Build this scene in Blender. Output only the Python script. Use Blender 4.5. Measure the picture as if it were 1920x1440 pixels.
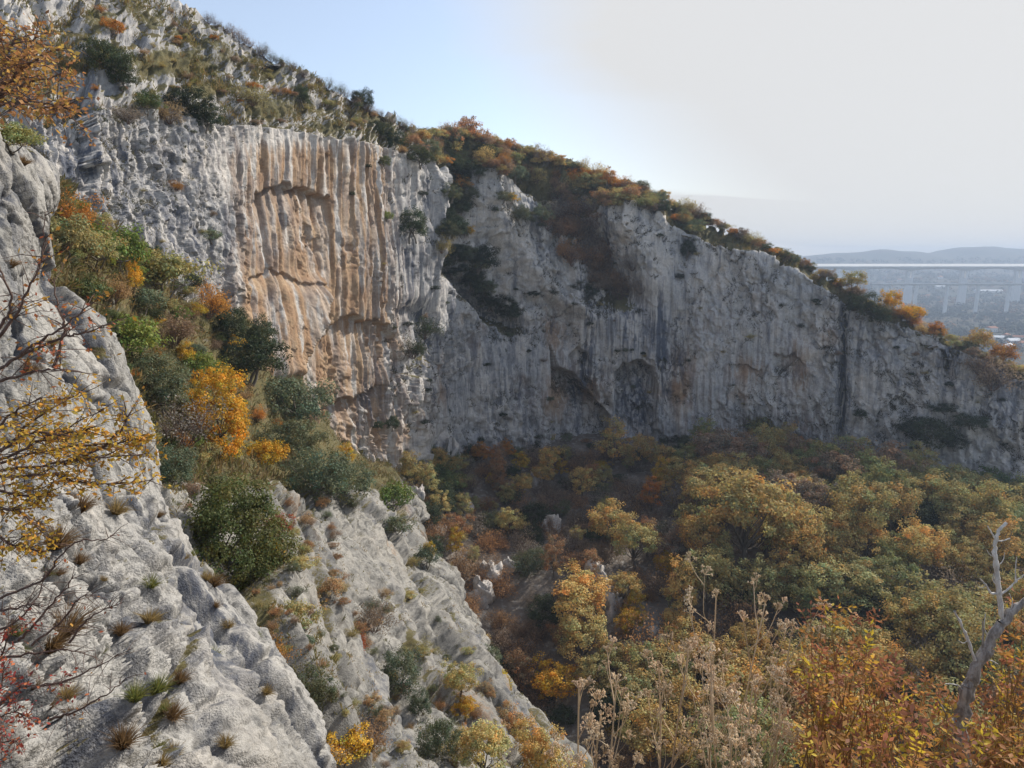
import bpy, math, random
import numpy as np
from mathutils import Vector

for o in list(bpy.data.objects):
    bpy.data.objects.remove(o, do_unlink=True)
scene = bpy.context.scene
COL = scene.collection

# ---------------------------------------------------------------- camera
W, H, F = 1920.0, 1440.0, 1280.0          # photograph size, focal length in its pixels
PITCH = math.radians(-10.5)
CP, SP = math.cos(PITCH), math.sin(PITCH)
cam_d = bpy.data.cameras.new("camera")
cam_d.sensor_width = 36.0
cam_d.sensor_fit = 'HORIZONTAL'
cam_d.lens = 36.0 * F / W
cam_d.clip_start = 0.1
cam_d.clip_end = 40000.0
cam = bpy.data.objects.new("camera", cam_d)
COL.objects.link(cam)
cam.location = (0, 0, 0)
cam.rotation_euler = (math.pi / 2 + PITCH, 0, 0)
scene.camera = cam

# ---------------------------------------------------------------- sky, sun, exposure
SUN_AZ, SUN_EL = math.radians(50.0), math.radians(35.0)   # azimuth from +Y towards +X
world = bpy.data.worlds.new("World")
scene.world = world
world.use_nodes = True
wt = world.node_tree
wt.nodes.clear()


def wn(kind, **kw):
    n = wt.nodes.new(kind)
    for k, v in kw.items():
        setattr(n, k, v)
    return n


def wmath(op, a, b=None, clamp=False):
    n = wn('ShaderNodeMath', operation=op, use_clamp=clamp)
    for i, v in enumerate((a, b)):
        if v is None:
            continue
        if isinstance(v, (int, float)):
            n.inputs[i].default_value = v
        else:
            wt.links.new(v, n.inputs[i])
    return n.outputs[0]


sky = wn('ShaderNodeTexSky', sky_type='NISHITA', sun_disc=False)
sky.sun_elevation = SUN_EL
sky.sun_rotation = SUN_AZ
sky.altitude = 300.0
sky.air_density = 1.0
sky.dust_density = 1.2
sky.ozone_density = 1.5
tc = wn('ShaderNodeTexCoord')
sep = wn('ShaderNodeSeparateXYZ')
wt.links.new(tc.outputs['Generated'], sep.inputs[0])
# a thin cloud sheet: project the view direction on a high plane
zc = wmath('ADD', wmath('MAXIMUM', sep.outputs[2], 0.0), 0.16)
u = wmath('DIVIDE', sep.outputs[0], zc)
v = wmath('DIVIDE', sep.outputs[1], zc)
comb = wn('ShaderNodeCombineXYZ')
wt.links.new(u, comb.inputs[0])
wt.links.new(v, comb.inputs[1])
mp = wn('ShaderNodeMapping')
mp.inputs['Rotation'].default_value = (0, 0, math.radians(38))
mp.inputs['Scale'].default_value = (0.30, 1.0, 1.0)
mp.inputs['Location'].default_value = (0.7, 0.15, 0.0)
wt.links.new(comb.outputs[0], mp.inputs[0])
cn = wn('ShaderNodeTexNoise')
cn.inputs['Scale'].default_value = 0.62
cn.inputs['Detail'].default_value = 7.0
cn.inputs['Roughness'].default_value = 0.5
cn.inputs['Distortion'].default_value = 0.5
wt.links.new(mp.outputs[0], cn.inputs['Vector'])
# the veil thickens towards the sun's side of the sky
sunv = (math.sin(SUN_AZ) * math.cos(SUN_EL), math.cos(SUN_AZ) * math.cos(SUN_EL), math.sin(SUN_EL))
dot = wn('ShaderNodeVectorMath', operation='DOT_PRODUCT')
wt.links.new(tc.outputs['Generated'], dot.inputs[0])
dot.inputs[1].default_value = sunv
cr = wn('ShaderNodeMapRange', interpolation_type='SMOOTHSTEP')
cr.inputs[1].default_value = 0.46
cr.inputs[2].default_value = 0.70
wt.links.new(cn.outputs[0], cr.inputs[0])
vr = wn('ShaderNodeMapRange', interpolation_type='SMOOTHSTEP')
vr.inputs[1].default_value = 0.50
vr.inputs[2].default_value = 0.80
wt.links.new(dot.outputs['Value'], vr.inputs[0])
cloud = wmath('ADD', wmath('MULTIPLY', cr.outputs[0], 0.80), wmath('MULTIPLY', vr.outputs[0], 1.0), clamp=True)
cloud = wmath('MAXIMUM', wmath('MINIMUM', cloud, 0.985), 0.32)
SKY_STRENGTH = 0.072
mixc = wn('ShaderNodeMix', data_type='RGBA')
wt.links.new(cloud, mixc.inputs[0])
wt.links.new(sky.outputs[0], mixc.inputs[6])
mixc.inputs[7].default_value = (3.6, 3.6, 3.6, 1)
bg = wn('ShaderNodeBackground')
bg.inputs[1].default_value = SKY_STRENGTH
wt.links.new(mixc.outputs[2], bg.inputs[0])
wo = wn('ShaderNodeOutputWorld')
wt.links.new(bg.outputs[0], wo.inputs[0])

sun_d = bpy.data.lights.new("sun", 'SUN')
sun_d.energy = 2.0
sun_d.angle = math.radians(1.2)
sun_d.color = (1.0, 0.93, 0.82)
sun = bpy.data.objects.new("sun", sun_d)
COL.objects.link(sun)
sun.location = (60, 60, 80)
sun.rotation_euler = Vector(sunv).to_track_quat('Z', 'Y').to_euler()

scene.view_settings.view_transform = 'Standard'
scene.view_settings.look = 'None'
scene.view_settings.exposure = 1.58
scene.view_settings.gamma = 1.0
scene.view_settings.use_curve_mapping = False
scene.render.engine = 'CYCLES'
scene.cycles.max_bounces = 7
scene.cycles.diffuse_bounces = 5
scene.cycles.transparent_max_bounces = 8
scene.cycles.volume_bounces = 0
scene.cycles.use_denoising = True

# ---------------------------------------------------------------- geometry helpers


def at(px, py, Y):
    """The point at depth Y (metres ahead) seen at pixel (px, py) of the photograph."""
    a = (np.asarray(px, float) - W / 2) / F
    b = (H / 2 - np.asarray(py, float)) / F
    Y = np.asarray(Y, float)
    k = Y / (CP - b * SP)
    return np.stack(np.broadcast_arrays(a * k, Y, (SP + b * CP) * k), -1)


def proj(P):
    P = np.asarray(P, float)
    f = P[..., 1] * CP + P[..., 2] * SP
    f = np.where(np.abs(f) < 1e-3, 1e-3, f)
    return W / 2 + F * P[..., 0] / f, H / 2 - F * (-P[..., 1] * SP + P[..., 2] * CP) / f


_rs = np.random.RandomState(7)
_PERM = np.concatenate([_rs.permutation(256)] * 3).astype(np.int32)
_ANG = _rs.rand(256) * 2 * math.pi
_GX, _GY = np.cos(_ANG), np.sin(_ANG)
_R1, _R2, _R3 = _rs.rand(256), _rs.rand(256), _rs.rand(256)


def noise(x, y, seed=0):
    x = np.asarray(x, float) + seed * 17.31
    y = np.asarray(y, float) - seed * 9.77
    xi, yi = np.floor(x).astype(np.int64), np.floor(y).astype(np.int64)
    fx, fy = x - xi, y - yi
    xi &= 255
    yi &= 255
    ux, uy = fx * fx * fx * (fx * (fx * 6 - 15) + 10), fy * fy * fy * (fy * (fy * 6 - 15) + 10)

    def g(dx, dy):
        h = _PERM[_PERM[(xi + dx) & 255] + ((yi + dy) & 255)]
        return _GX[h] * (fx - dx) + _GY[h] * (fy - dy)
    a = g(0, 0) + ux * (g(1, 0) - g(0, 0))
    b = g(0, 1) + ux * (g(1, 1) - g(0, 1))
    return (a + uy * (b - a)) * 1.5


def fbm(x, y, oct=4, seed=0, gain=0.5, ridged=False):
    t, amp, fr, tot = 0.0, 1.0, 1.0, 0.0
    for i in range(oct):
        n = noise(x * fr, y * fr, seed + i * 3)
        if ridged:
            n = 1.0 - 2.0 * np.abs(n)
        t = t + n * amp
        tot += amp
        amp *= gain
        fr *= 2.03
    return t / tot


def facets(x, y, seed=0, tilt=1.0):
    """Blocky fracture: every cell of a jittered grid is its own tilted plane. Returns (height about -1..1, distance to the cell border)."""
    x, y = np.asarray(x, float) + seed * 3.7, np.asarray(y, float) - seed * 5.3
    xi, yi = np.floor(x).astype(np.int64), np.floor(y).astype(np.int64)
    f1 = np.full(x.shape, 9.0)
    f2 = np.full(x.shape, 9.0)
    hh = np.zeros(x.shape)
    for dx in (-1, 0, 1):
        for dy in (-1, 0, 1):
            a = _PERM[_PERM[(xi + dx) & 255] + ((yi + dy + seed) & 255)]
            cx = xi + dx + 0.5 + 0.8 * (_R1[a] - .5)
            cy = yi + dy + 0.5 + 0.8 * (_R2[a] - .5)
            d = np.hypot(x - cx, y - cy)
            h = (_R3[a] - .5) * 1.2 + tilt * ((_R1[(a + 91) & 255] - .5) * (x - cx) + (_R2[(a + 37) & 255] - .5) * (y - cy)) * 2.0
            new = d < f1
            f2 = np.where(new, f1, np.minimum(f2, d))
            hh = np.where(new, h, hh)
            f1 = np.where(new, d, f1)
    return hh, f2 - f1


def sstep(a, b, x):
    t = np.clip((np.asarray(x, float) - a) / (b - a), 0, 1)
    return t * t * (3 - 2 * t)


def ell(px, py, spots):
    """Soft union of elliptical patches (px, py, rx, ry, weight) in the surface's own chart."""
    m = np.zeros_like(px)
    for (cx, cy, rx, ry, w) in spots:
        m = np.maximum(m, w * np.exp(-(((px - cx) / rx) ** 2 + ((py - cy) / ry) ** 2)))
    return m


def polydist(px, py, pts):
    """Signed vertical distance below a polyline y(x); nan outside its range."""
    xs = [p[0] for p in pts]
    ys = [p[1] for p in pts]
    return py - np.interp(px, xs, ys, left=np.nan, right=np.nan)


def quads(nr, nc):
    i = np.arange(nr - 1)[:, None] * nc + np.arange(nc - 1)[None, :]
    return np.stack([i, i + 1, i + nc + 1, i + nc], -1).reshape(-1, 4)


def mesh_np(name, verts, faces, smooth=True, attrs=None, mats=None, matidx=None):
    """faces: (n,4) or (n,3) int array, or a list of such arrays."""
    if not isinstance(faces, list):
        faces = [faces]
    faces = [np.asarray(f, np.int32) for f in faces if len(f)]
    me = bpy.data.meshes.new(name)
    verts = np.asarray(verts, np.float32)
    me.vertices.add(len(verts))
    me.vertices.foreach_set('co', verts.ravel())
    nl = sum(f.size for f in faces)
    me.loops.add(nl)
    me.loops.foreach_set('vertex_index', np.concatenate([f.ravel() for f in faces]))
    npoly = sum(len(f) for f in faces)
    me.polygons.add(npoly)
    tot = np.concatenate([np.full(len(f), f.shape[1], np.int32) for f in faces])
    start = np.concatenate([[0], np.cumsum(tot)[:-1]]).astype(np.int32)
    me.polygons.foreach_set('loop_start', start)
    me.polygons.foreach_set('loop_total', tot)
    me.polygons.foreach_set('use_smooth', np.full(npoly, smooth, bool))
    for m in mats or ():
        me.materials.append(m)
    if matidx is not None:
        me.polygons.foreach_set('material_index', np.asarray(matidx, np.int32))
    for an, (ty, dat) in (attrs or {}).items():
        a = me.attributes.new(an, ty, 'POINT')
        dat = np.asarray(dat, np.float32)
        a.data.foreach_set('color' if ty == 'FLOAT_COLOR' else 'value', dat.ravel())
    me.update(calc_edges=True)
    me.validate()
    return me


def obj(name, me, parent=None, **props):
    o = bpy.data.objects.new(name, me)
    COL.objects.link(o)
    if parent is not None:
        o.parent = parent
    for k, v in props.items():
        o[k] = v
    return o


def grid_normals(P):
    du = np.gradient(P, axis=1)
    dv = np.gradient(P, axis=0)
    n = np.cross(du, dv)
    return n / np.maximum(np.linalg.norm(n, axis=-1, keepdims=True), 1e-9)


def catmull(P, n):
    """Resample control points P (k, ..., 3) along axis 0 to n samples."""
    k = P.shape[0]
    t = np.linspace(0, k - 1, n) if np.isscalar(n) else np.asarray(n)
    i = np.clip(np.floor(t).astype(int), 0, k - 2)
    f = (t - i).reshape((-1,) + (1,) * (P.ndim - 1))
    p0, p1, p2, p3 = P[np.maximum(i - 1, 0)], P[i], P[i + 1], P[np.minimum(i + 2, k - 1)]
    return 0.5 * (2 * p1 + (p2 - p0) * f + (2 * p0 - 5 * p1 + 4 * p2 - p3) * f * f + (3 * p1 - p0 - 3 * p2 + p3) * f ** 3)


def curve(tab, x, sm=18.0):
    """Table [(px, v1, v2..)] -> smooth columns at x."""
    tab = np.array(tab, float)
    xx = np.arange(x.min() - 150, x.max() + 150, 4.0)
    ker = np.exp(-(np.arange(-40, 41) * 4.0 / sm) ** 2 / 2)
    ker /= ker.sum()
    out = []
    for c in range(1, tab.shape[1]):
        y = np.interp(xx, tab[:, 0], tab[:, c])
        yp = np.pad(y, 40, mode='edge')
        out.append(np.interp(x, xx, np.convolve(yp, ker, 'valid')))
    return out


def tps(pts, vals):
    pts, vals = np.asarray(pts, float), np.asarray(vals, float)
    n = len(pts)

    def U(r2):
        return r2 * np.log(r2 + 1e-9)
    d2 = ((pts[:, None] - pts[None]) ** 2).sum(-1)
    A = np.zeros((n + 3, n + 3))
    A[:n, :n] = U(d2) + np.eye(n) * 30.0
    A[:n, n:] = np.c_[np.ones(n), pts]
    A[n:, :n] = A[:n, n:].T
    w = np.linalg.solve(A, np.r_[vals, 0, 0, 0])

    def f(x, y):
        x, y = np.asarray(x, float), np.asarray(y, float)
        z = w[n] + w[n + 1] * x + w[n + 2] * y
        for (a, b), c in zip(pts, w[:n]):
            z = z + c * U((x - a) ** 2 + (y - b) ** 2)
        return z
    return f


# ---------------------------------------------------------------- materials


class NT:
    def __init__(self, name):
        self.m = bpy.data.materials.new(name)
        self.m.use_nodes = True
        self.t = self.m.node_tree
        self.t.nodes.clear()
        self.out = self.t.nodes.new('ShaderNodeOutputMaterial')

    def n(self, kind, ins=None, **kw):
        nd = self.t.nodes.new(kind)
        for k, v in kw.items():
            setattr(nd, k, v)
        for k, v in (ins or {}).items():
            self.set(nd.inputs[k], v)
        return nd

    def set(self, sock, v):
        if isinstance(v, bpy.types.NodeSocket):
            self.t.links.new(v, sock)
        else:
            if sock.type == 'RGBA' and len(v) == 3:
                v = (*v, 1)
            sock.default_value = v

    def math(self, op, a, b=0.0, clamp=False):
        nd = self.n('ShaderNodeMath', {0: a, 1: b}, operation=op, use_clamp=clamp)
        return nd.outputs[0]

    def mix(self, f, a, b, blend='MIX'):
        nd = self.n('ShaderNodeMix', {0: f, 6: a, 7: b}, data_type='RGBA', blend_type=blend)
        return nd.outputs[2]

    def noise(self, vec, scale, detail=4.0, rough=0.55, dist=0.0):
        nd = self.n('ShaderNodeTexNoise', {'Vector': vec, 'Scale': scale, 'Detail': detail, 'Roughness': rough, 'Distortion': dist})
        return nd.outputs[0]

    def map(self, vec, scale=(1, 1, 1), rot=(0, 0, 0)):
        return self.n('ShaderNodeMapping', {0: vec, 'Scale': scale, 'Rotation': rot}).outputs[0]

    def range(self, v, a, b, c=0.0, d=1.0, smooth=True):
        nd = self.n('ShaderNodeMapRange', {0: v, 1: a, 2: b, 3: c, 4: d}, interpolation_type='SMOOTHSTEP' if smooth else 'LINEAR')
        return nd.outputs[0]


def rock_material(name, light, mid, dark, orange=(0.30, 0.19, 0.115), grass=(0.095, 0.088, 0.042), sc=1.0, vert=0.075, rot=(0, 0, 0), bump=0.35, streak=0.75):
    """Weathered limestone: grey patches, run-off streaks, rust stains and turf where the chart's masks say so."""
    t = NT(name)
    pos = t.n('ShaderNodeNewGeometry').outputs['Position']
    at_ = t.n('ShaderNodeAttribute', attribute_name='mask')
    sepc = t.n('ShaderNodeSeparateColor', {0: at_.outputs['Color']})
    mr, mg, mb = sepc.outputs[0], sepc.outputs[1], sepc.outputs[2]
    big = t.noise(pos, 0.07 * sc, 3, 0.6)
    med = t.noise(pos, 0.45 * sc, 5, 0.62, 0.4)
    strk = t.noise(t.map(pos, (1, 1, vert), rot), 1.1 * sc, 5, 0.62, 0.3)
    fine = t.noise(pos, 3.2 * sc, 5, 0.65)
    c = t.mix(t.range(big, 0.36, 0.64), mid, light)
    c = t.mix(t.math('MULTIPLY', t.range(strk, 0.48, 0.66), streak), c, dark)
    c = t.mix(t.math('MULTIPLY', t.range(med, 0.52, 0.72), 0.55), c, light)
    c = t.mix(t.math('MULTIPLY', t.range(med, 0.46, 0.30), 0.5), c, dark)
    spot = t.noise(pos, 1.7 * sc, 6, 0.72)
    c = t.mix(t.math('MULTIPLY', t.range(spot, 0.55, 0.66), streak * .75), c, dark)
    c = t.mix(t.math('MULTIPLY', at_.outputs['Alpha'], t.range(med, 0.30, 0.62), True), c, (light[0] * 1.12, light[1] * 1.08, light[2] * 1.04))
    # rust
    of = t.math('MULTIPLY', mr, t.range(t.math('ADD', strk, t.math('MULTIPLY', mr, 0.34)), 0.52, 0.68))
    oc = t.mix(t.range(med, 0.40, 0.64), orange, (orange[0] * 1.25, orange[1] * 1.38, orange[2] * 1.45))
    c = t.mix(t.math('MULTIPLY', of, 1.25, True), c, oc)
    # dark water streaks; the mask also darkens cracks, gullies and whole patches
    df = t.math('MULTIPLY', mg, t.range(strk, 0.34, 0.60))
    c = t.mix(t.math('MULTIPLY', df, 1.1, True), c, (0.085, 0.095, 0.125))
    # turf
    gf = t.range(t.math('ADD', mb, t.math('MULTIPLY', t.math('SUBTRACT', fine, 0.5), 0.9)), 0.42, 0.62)
    gc = t.mix(t.range(med, 0.36, 0.66), grass, (grass[0] * 1.35, grass[1] * 1.2, grass[2] * 1.1))
    c = t.mix(gf, c, gc)
    c = t.mix(1.0, c, t.n('ShaderNodeCombineColor', {i: t.range(fine, 0.25, 0.75, 0.72, 1.22, False) for i in range(3)}).outputs[0], 'MULTIPLY')
    bsdf = t.n('ShaderNodeBsdfPrincipled', {'Base Color': c, 'Roughness': 0.9, 'Specular IOR Level': 0.2})
    h = t.math('ADD', t.math('MULTIPLY', strk, 0.5), t.math('ADD', t.math('MULTIPLY', fine, 0.35), t.noise(pos, 9.0 * sc, 3, 0.6)))
    bp = t.n('ShaderNodeBump', {'Height': h, 'Strength': bump, 'Distance': 0.35 / sc})
    t.t.links.new(bp.outputs[0], bsdf.inputs['Normal'])
    t.t.links.new(bsdf.outputs[0], t.out.inputs[0])
    return t.m


M_CLIFF = rock_material("limestone_cliff", (0.52, 0.49, 0.46), (0.40, 0.395, 0.395), (0.175, 0.185, 0.21), streak=0.6)
M_NEAR = rock_material("limestone_slab", (0.38, 0.37, 0.355), (0.265, 0.26, 0.25), (0.07, 0.07, 0.07), sc=3.6, vert=0.16, rot=(0.5, 0.6, 0.0), bump=0.6, streak=0.9)
M_MID = rock_material("limestone_buttress", (0.29, 0.28, 0.26), (0.19, 0.185, 0.175), (0.065, 0.065, 0.065), sc=2.0, vert=0.2, rot=(0.3, 0.35, 0), bump=0.45)

# ---------------------------------------------------------------- the main cliff
# charts: (column px, row py, depth Y) of three lines that run along the whole amphitheatre
SKYL = [(-500, -440, 62), (0, -190, 66), (350, 12, 84), (500, 102, 94), (640, 176, 110), (700, 208, 118), (780, 250, 134), (890, 252, 164), (1000, 284, 170),
        (1100, 318, 172), (1200, 356, 170), (1300, 398, 166), (1350, 418, 164), (1450, 466, 159), (1500, 488, 157), (1560, 516, 152), (1600, 546, 148),
        (1640, 572, 145), (1700, 586, 144), (1780, 630, 140), (1850, 668, 136), (1920, 692, 134), (2250, 850, 122)]
EDGE = [(-500, 60, 36), (0, 232, 51), (120, 218, 55), (250, 198, 63), (420, 230, 76), (520, 236, 85), (640, 258, 98), (700, 262, 106), (780, 292, 122), (840, 322, 138),
        (890, 308, 150), (950, 335, 156), (1050, 372, 160), (1100, 395, 160), (1200, 384, 158), (1300, 436, 156), (1400, 468, 152), (1500, 508, 149),
        (1600, 572, 143), (1640, 592, 142), (1700, 606, 140), (1800, 652, 135), (1920, 712, 131), (2250, 870, 118)]
BASE = [(-500, 300, 24), (0, 340, 45), (120, 378, 51), (300, 480, 61), (430, 568, 71), (530, 700, 81), (600, 815, 91), (690, 885, 104), (740, 905, 111), (850, 850, 138),
        (1000, 842, 150), (1100, 826, 154), (1250, 826, 153), (1400, 838, 150), (1560, 858, 144), (1700, 892, 138), (1760, 912, 135), (1920, 972, 128), (2250, 1090, 114)]


def build_cliff():
    pxs = np.concatenate([np.linspace(-480, -40, 30)[:-1], np.linspace(-40, 1960, 1230), np.linspace(1960, 2240, 24)[1:]])
    sy, sY = curve(SKYL, pxs)
    ey, eY = curve(EDGE, pxs)
    by, bY = curve(BASE, pxs)
    w = sstep(760, 900, pxs) * sstep(2000, 1900, pxs)
    ey = ey + w * (15 * fbm(pxs / 46, pxs * 0, 4, 171, gain=.6) + 5)         # a ragged lip
    sy = sy + w * 5 * fbm(pxs / 60, pxs * 0, 3, 173)
    ey = np.maximum(ey, sy + 8)
    S, E, B = at(pxs, sy, sY), at(pxs, ey, eY), at(pxs, by, bY)
    back = np.stack([np.full_like(pxs, 6.0), np.full_like(pxs, 22.0), np.full_like(pxs, -9.0)], -1)
    back2 = np.stack([np.full_like(pxs, 20.0), np.full_like(pxs, 90.0), np.full_like(pxs, -60.0)], -1)
    foot = B + (E - B) * 0.0 + np.stack([0.02 * (960 - pxs) * 0, np.full_like(pxs, -0.5), np.full_like(pxs, -9.0)], -1)
    rows = [S + back2, S + back]
    rows = []
    for f in np.linspace(1, 0, 6)[:-1]:
        rows.append(S + back + (back2 - back) * f)
    for f in np.linspace(1, 0, 8)[:-1]:
        rows.append(S + back * f)
    for f in np.linspace(0, 1, 92)[:-1]:
        rows.append(S + (E - S) * f)
    for f in np.linspace(0, 1, 318)[:-1]:
        rows.append(E + (B - E) * f)
    for f in np.linspace(0, 1, 12):
        rows.append(B + (foot - B) * f)
    P = np.stack(rows)
    # soften the breaks along the columns
    for _ in range(3):
        P[1:-1] = 0.25 * P[:-2] + 0.5 * P[1:-1] + 0.25 * P[2:]
    N = grid_normals(P)
    if N[200, 600, 1] > 0:
        N = -N
    px, py = proj(P)
    s = np.concatenate([[0], np.cumsum(np.hypot(np.diff(B[:, 0]), np.diff(B[:, 1])))])[None, :] + 0 * px
    # height on the wall in metres (depends on z), with a lean
    h = P[..., 2]
    wall = sstep(0, 6, py - curve([(a, b) for a, b, _ in EDGE], pxs)[0][None, :] + 0 * py)   # 1 on the face, 0 on the slope above
    d = np.zeros_like(px)
    wx = 1.6 * fbm(s / 14, h / 14, 3, 41)
    left = sstep(760, 640, px)                       # the near, left-hand wall
    # features are finer on the near wall, as its strata are
    S, Hh = s * (1 + 0.9 * left), h * (1 + 0.9 * left)
    am = 1 - 0.42 * left
    # big pillars and bays
    d += 2.6 * fbm(s / 30, h / 42, 3, 1) * (1 - 0.45 * left)
    d += 1.2 * fbm((S + wx) / 9, Hh / 40, 3, 5, ridged=True) * wall * am
    # flutes and tufas
    fl = sstep(-0.1, 0.4, fbm(s / 20, h / 16, 3, 9) - 0.02)
    fl = np.clip(fl + ell(px, py, [(540, 330, 210, 130, 1.2), (600, 560, 130, 160, .7), (740, 470, 90, 160, 1.0), (1180, 620, 110, 90, .9), (1000, 680, 90, 80, .7), (1400, 640, 110, 120, .6), (1500, 560, 90, 60, .6), (1780, 880, 90, 40, .8)]), 0, 1)
    fl = fl * (1 - ell(px, py, [(250, 400, 110, 80, .6), (200, 300, 90, 70, .7)]))
    f1 = fbm((S + 0.5 * wx) / 2.6, Hh / 64, 2, 13, ridged=True)
    f2 = fbm((S + 0.3 * wx) / 1.0, Hh / 34, 2, 15, ridged=True)
    f3 = fbm((S + 0.2 * wx) / 0.42, Hh / 18, 2, 17)
    d += (0.62 * f1 + 0.34 * f2 + 0.14 * f3) * wall * fl * am
    # fractured blocks, cracks and ledges
    ux, uy = S + 0.8 * wx + 0.25 * Hh, Hh + 0.6 * wx - 0.15 * S
    wq = fbm(S / 3.5, Hh / 5, 3, 43)
    b1, e1 = facets(ux / 6.0 + .55 * wq, uy / 17.0 + .35 * wq, 3)
    b2, e2 = facets(ux / 2.1 + 0.45 * noise(S / 2, Hh / 2, 5), uy / 5.2 + .3 * wq, 11)
    b3, e3 = facets(ux / 0.85 + .3 * wq, uy / 1.7, 17)
    gate = sstep(.0, .35, fbm(S / 11, Hh / 14, 3, 47))
    rough = 1 - 0.80 * fl * wall
    d += am * rough * (1.5 * b1 + (0.85 * b2 * (1 - .5 * left) + 0.36 * b3 * (1 - .5 * left)) * (.45 + .55 * wall) + left * wall * (.55 * fbm(ux / 1.6, uy / 5.5, 3, 35, ridged=True) + .22 * fbm(ux / .55, uy / 1.4, 3, 37, ridged=True)))
    d -= am * gate * (0.5 * sstep(.07, 0.0, e1) + 0.25 * sstep(.10, 0.0, e2)) * (1 - .5 * fl)
    cr = fbm((S + wx) / 7.0, (Hh + 0.35 * S + wx) / 9, 3, 21, ridged=True)
    d -= am * 0.8 * sstep(0.45, 0.85, cr) * rough
    st = Hh / 6.5 + 0.9 * fbm(S / 9, Hh / 12, 3, 29)
    d += 0.5 * am * (np.abs((st % 1.0) - 0.5) * 2 - 0.5) * (1 - 0.8 * fl) * wall
    d += 0.26 * am * fbm(S / 0.8, Hh / 1.1, 3, 33, gain=0.6) * (1 - .6 * fl)
    # gullies that split the far wall
    gul = np.zeros_like(px)
    for pts, wd, dep in [([(868, 250), (862, 330), (846, 420), (850, 500), (905, 560), (960, 610)], 30, 7.0),
                         ([(1010, 340), (1075, 400), (1110, 460), (1150, 520), (1165, 570)], 44, 6.0),
                         ([(770, 580), (800, 640), (760, 700)], 26, 2.0),
                         ([(1585, 540), (1580, 620), (1578, 760), (1572, 840)], 9, 2.2),
                         ([(1290, 440), (1285, 500)], 14, 2.0),
                         ([(1795, 640), (1770, 700)], 14, 2.0)]:
        ys = np.array([p[1] for p in pts], float)
        xs = np.array([p[0] for p in pts], float)
        cx = np.interp(py, ys, xs)
        k = np.exp(-((px - cx) / wd) ** 2 * 1.2) * sstep(ys[0] - 30, ys[0] + 20, py) * sstep(ys[-1] + 25, ys[-1] - 25, py)
        gul = np.maximum(gul, k)
        d -= dep * k
    # pillars between them
    for pts, wd, dep in [([(905, 300), (915, 380), (960, 470), (1030, 550), (1110, 600)], 34, 3.5),
                         ([(1150, 400), (1200, 460), (1230, 560)], 48, 2.5),
                         ([(815, 330), (812, 420), (800, 480)], 24, 2.5)]:
        ys = np.array([p[1] for p in pts], float)
        xs = np.array([p[0] for p in pts], float)
        cx = np.interp(py, ys, xs)
        d += dep * np.exp(-((px - cx) / wd) ** 2 * 1.2) * sstep(ys[0] - 30, ys[0] + 30, py) * sstep(ys[-1] + 40, ys[-1] - 30, py)
    # roofs: the rock below each line is eaten away
    for pts, dep, ln in [([(1030, 640), (1046, 690), (1075, 700), (1105, 735), (1146, 782)], 8.0, 90),
                         ([(1150, 700), (1168, 682), (1195, 672), (1222, 686), (1232, 720)], 6.5, 80),
                         ([(1062, 665), (1080, 650), (1100, 662), (1106, 690)], 3.0, 40),
                         ([(470, 366), (500, 350), (530, 342), (556, 352), (590, 362), (625, 366)], 1.7, 50),
                         ([(1022, 588), (1052, 590)], 1.3, 50),
                         ([(455, 520), (500, 505), (560, 530), (610, 540)], .6, 30),
                         ([(590, 640), (640, 590), (700, 600), (745, 640)], 1.7, 130),
                         ([(600, 760), (660, 745), (720, 720)], 2.0, 70),
                         ([(1640, 772), (1680, 740), (1720, 770)], 1.6, 40),
                         ([(1370, 690), (1400, 680), (1430, 700)], 1.4, 40),
                         ([(1450, 665), (1490, 660), (1510, 690)], 1.6, 60)]:
        q = polydist(px, py, pts) + (4.0 if pts[0][0] in (1030, 1150, 1062) else 9.0) * fbm(s / 1.5, h / 3, 2, 57) + (0 if pts[0][0] in (1030, 1150, 1062) else 14.0) * fbm(s / 5, h / 8, 2, 59)
        k = np.where(np.isnan(q), 0, sstep(-1.5, 2.5, q) * np.exp(-np.clip(q, 0, None) / ln))
        x0, x1 = pts[0][0], pts[-1][0]
        k = k * sstep(x0 - 1, x0 + 8, px) * sstep(x1 + 1, x1 - 8, px)
        d -= dep * k
    # the bright arete left of the big cave
    cx = np.interp(py, [520, 560, 700], [600, 592, 536])
    q = px - cx
    on = sstep(500, 560, py) * sstep(740, 690, py)
    d += 3.0 * on * np.where(q < 0, np.exp(q / 60.0), np.exp(-q / 5.0))
    # rounder, rougher slope above the walls
    slope = 1 - wall
    d += slope * (1.1 * fbm(s / 7, h / 5, 4, 61, gain=0.55) + 0.5 * fbm(s / 3.0, h / 2.0, 3, 65, ridged=True)) * (1 - .4 * sstep(820, 900, px))
    d *= sstep(0, 16, np.arange(P.shape[0], dtype=float))[:, None] * 0.92 + 0.08
    Q = P + N * d[..., None]
    # ---- masks
    NN = grid_normals(Q)
    if NN[200, 600, 1] > 0:
        NN = -NN
    org = ell(px, py, [(570, 470, 150, 230, .55), (540, 400, 120, 110, .75), (570, 500, 150, 70, .95), (500, 530, 60, 50, 1.0), (640, 700, 85, 120, .95), (700, 610, 60, 70, .6), (640, 800, 60, 50, .9),
                       (1038, 625, 20, 60, .8), (1055, 740, 45, 60, 1.0), (1100, 740, 40, 45, .6), (1275, 690, 40, 60, .75), (1400, 700, 34, 32, .9),
                       (1490, 690, 30, 60, .85), (1340, 620, 40, 40, .4), (1500, 790, 60, 40, .5), (760, 770, 60, 60, .45), (820, 740, 30, 60, .5), (660, 330, 50, 90, .5), (1310, 770, 60, 50, .45),
                       (440, 300, 60, 90, .35), (430, 470, 40, 70, .4), (640, 560, 110, 60, .8), (980, 740, 30, 50, .4)])
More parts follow.
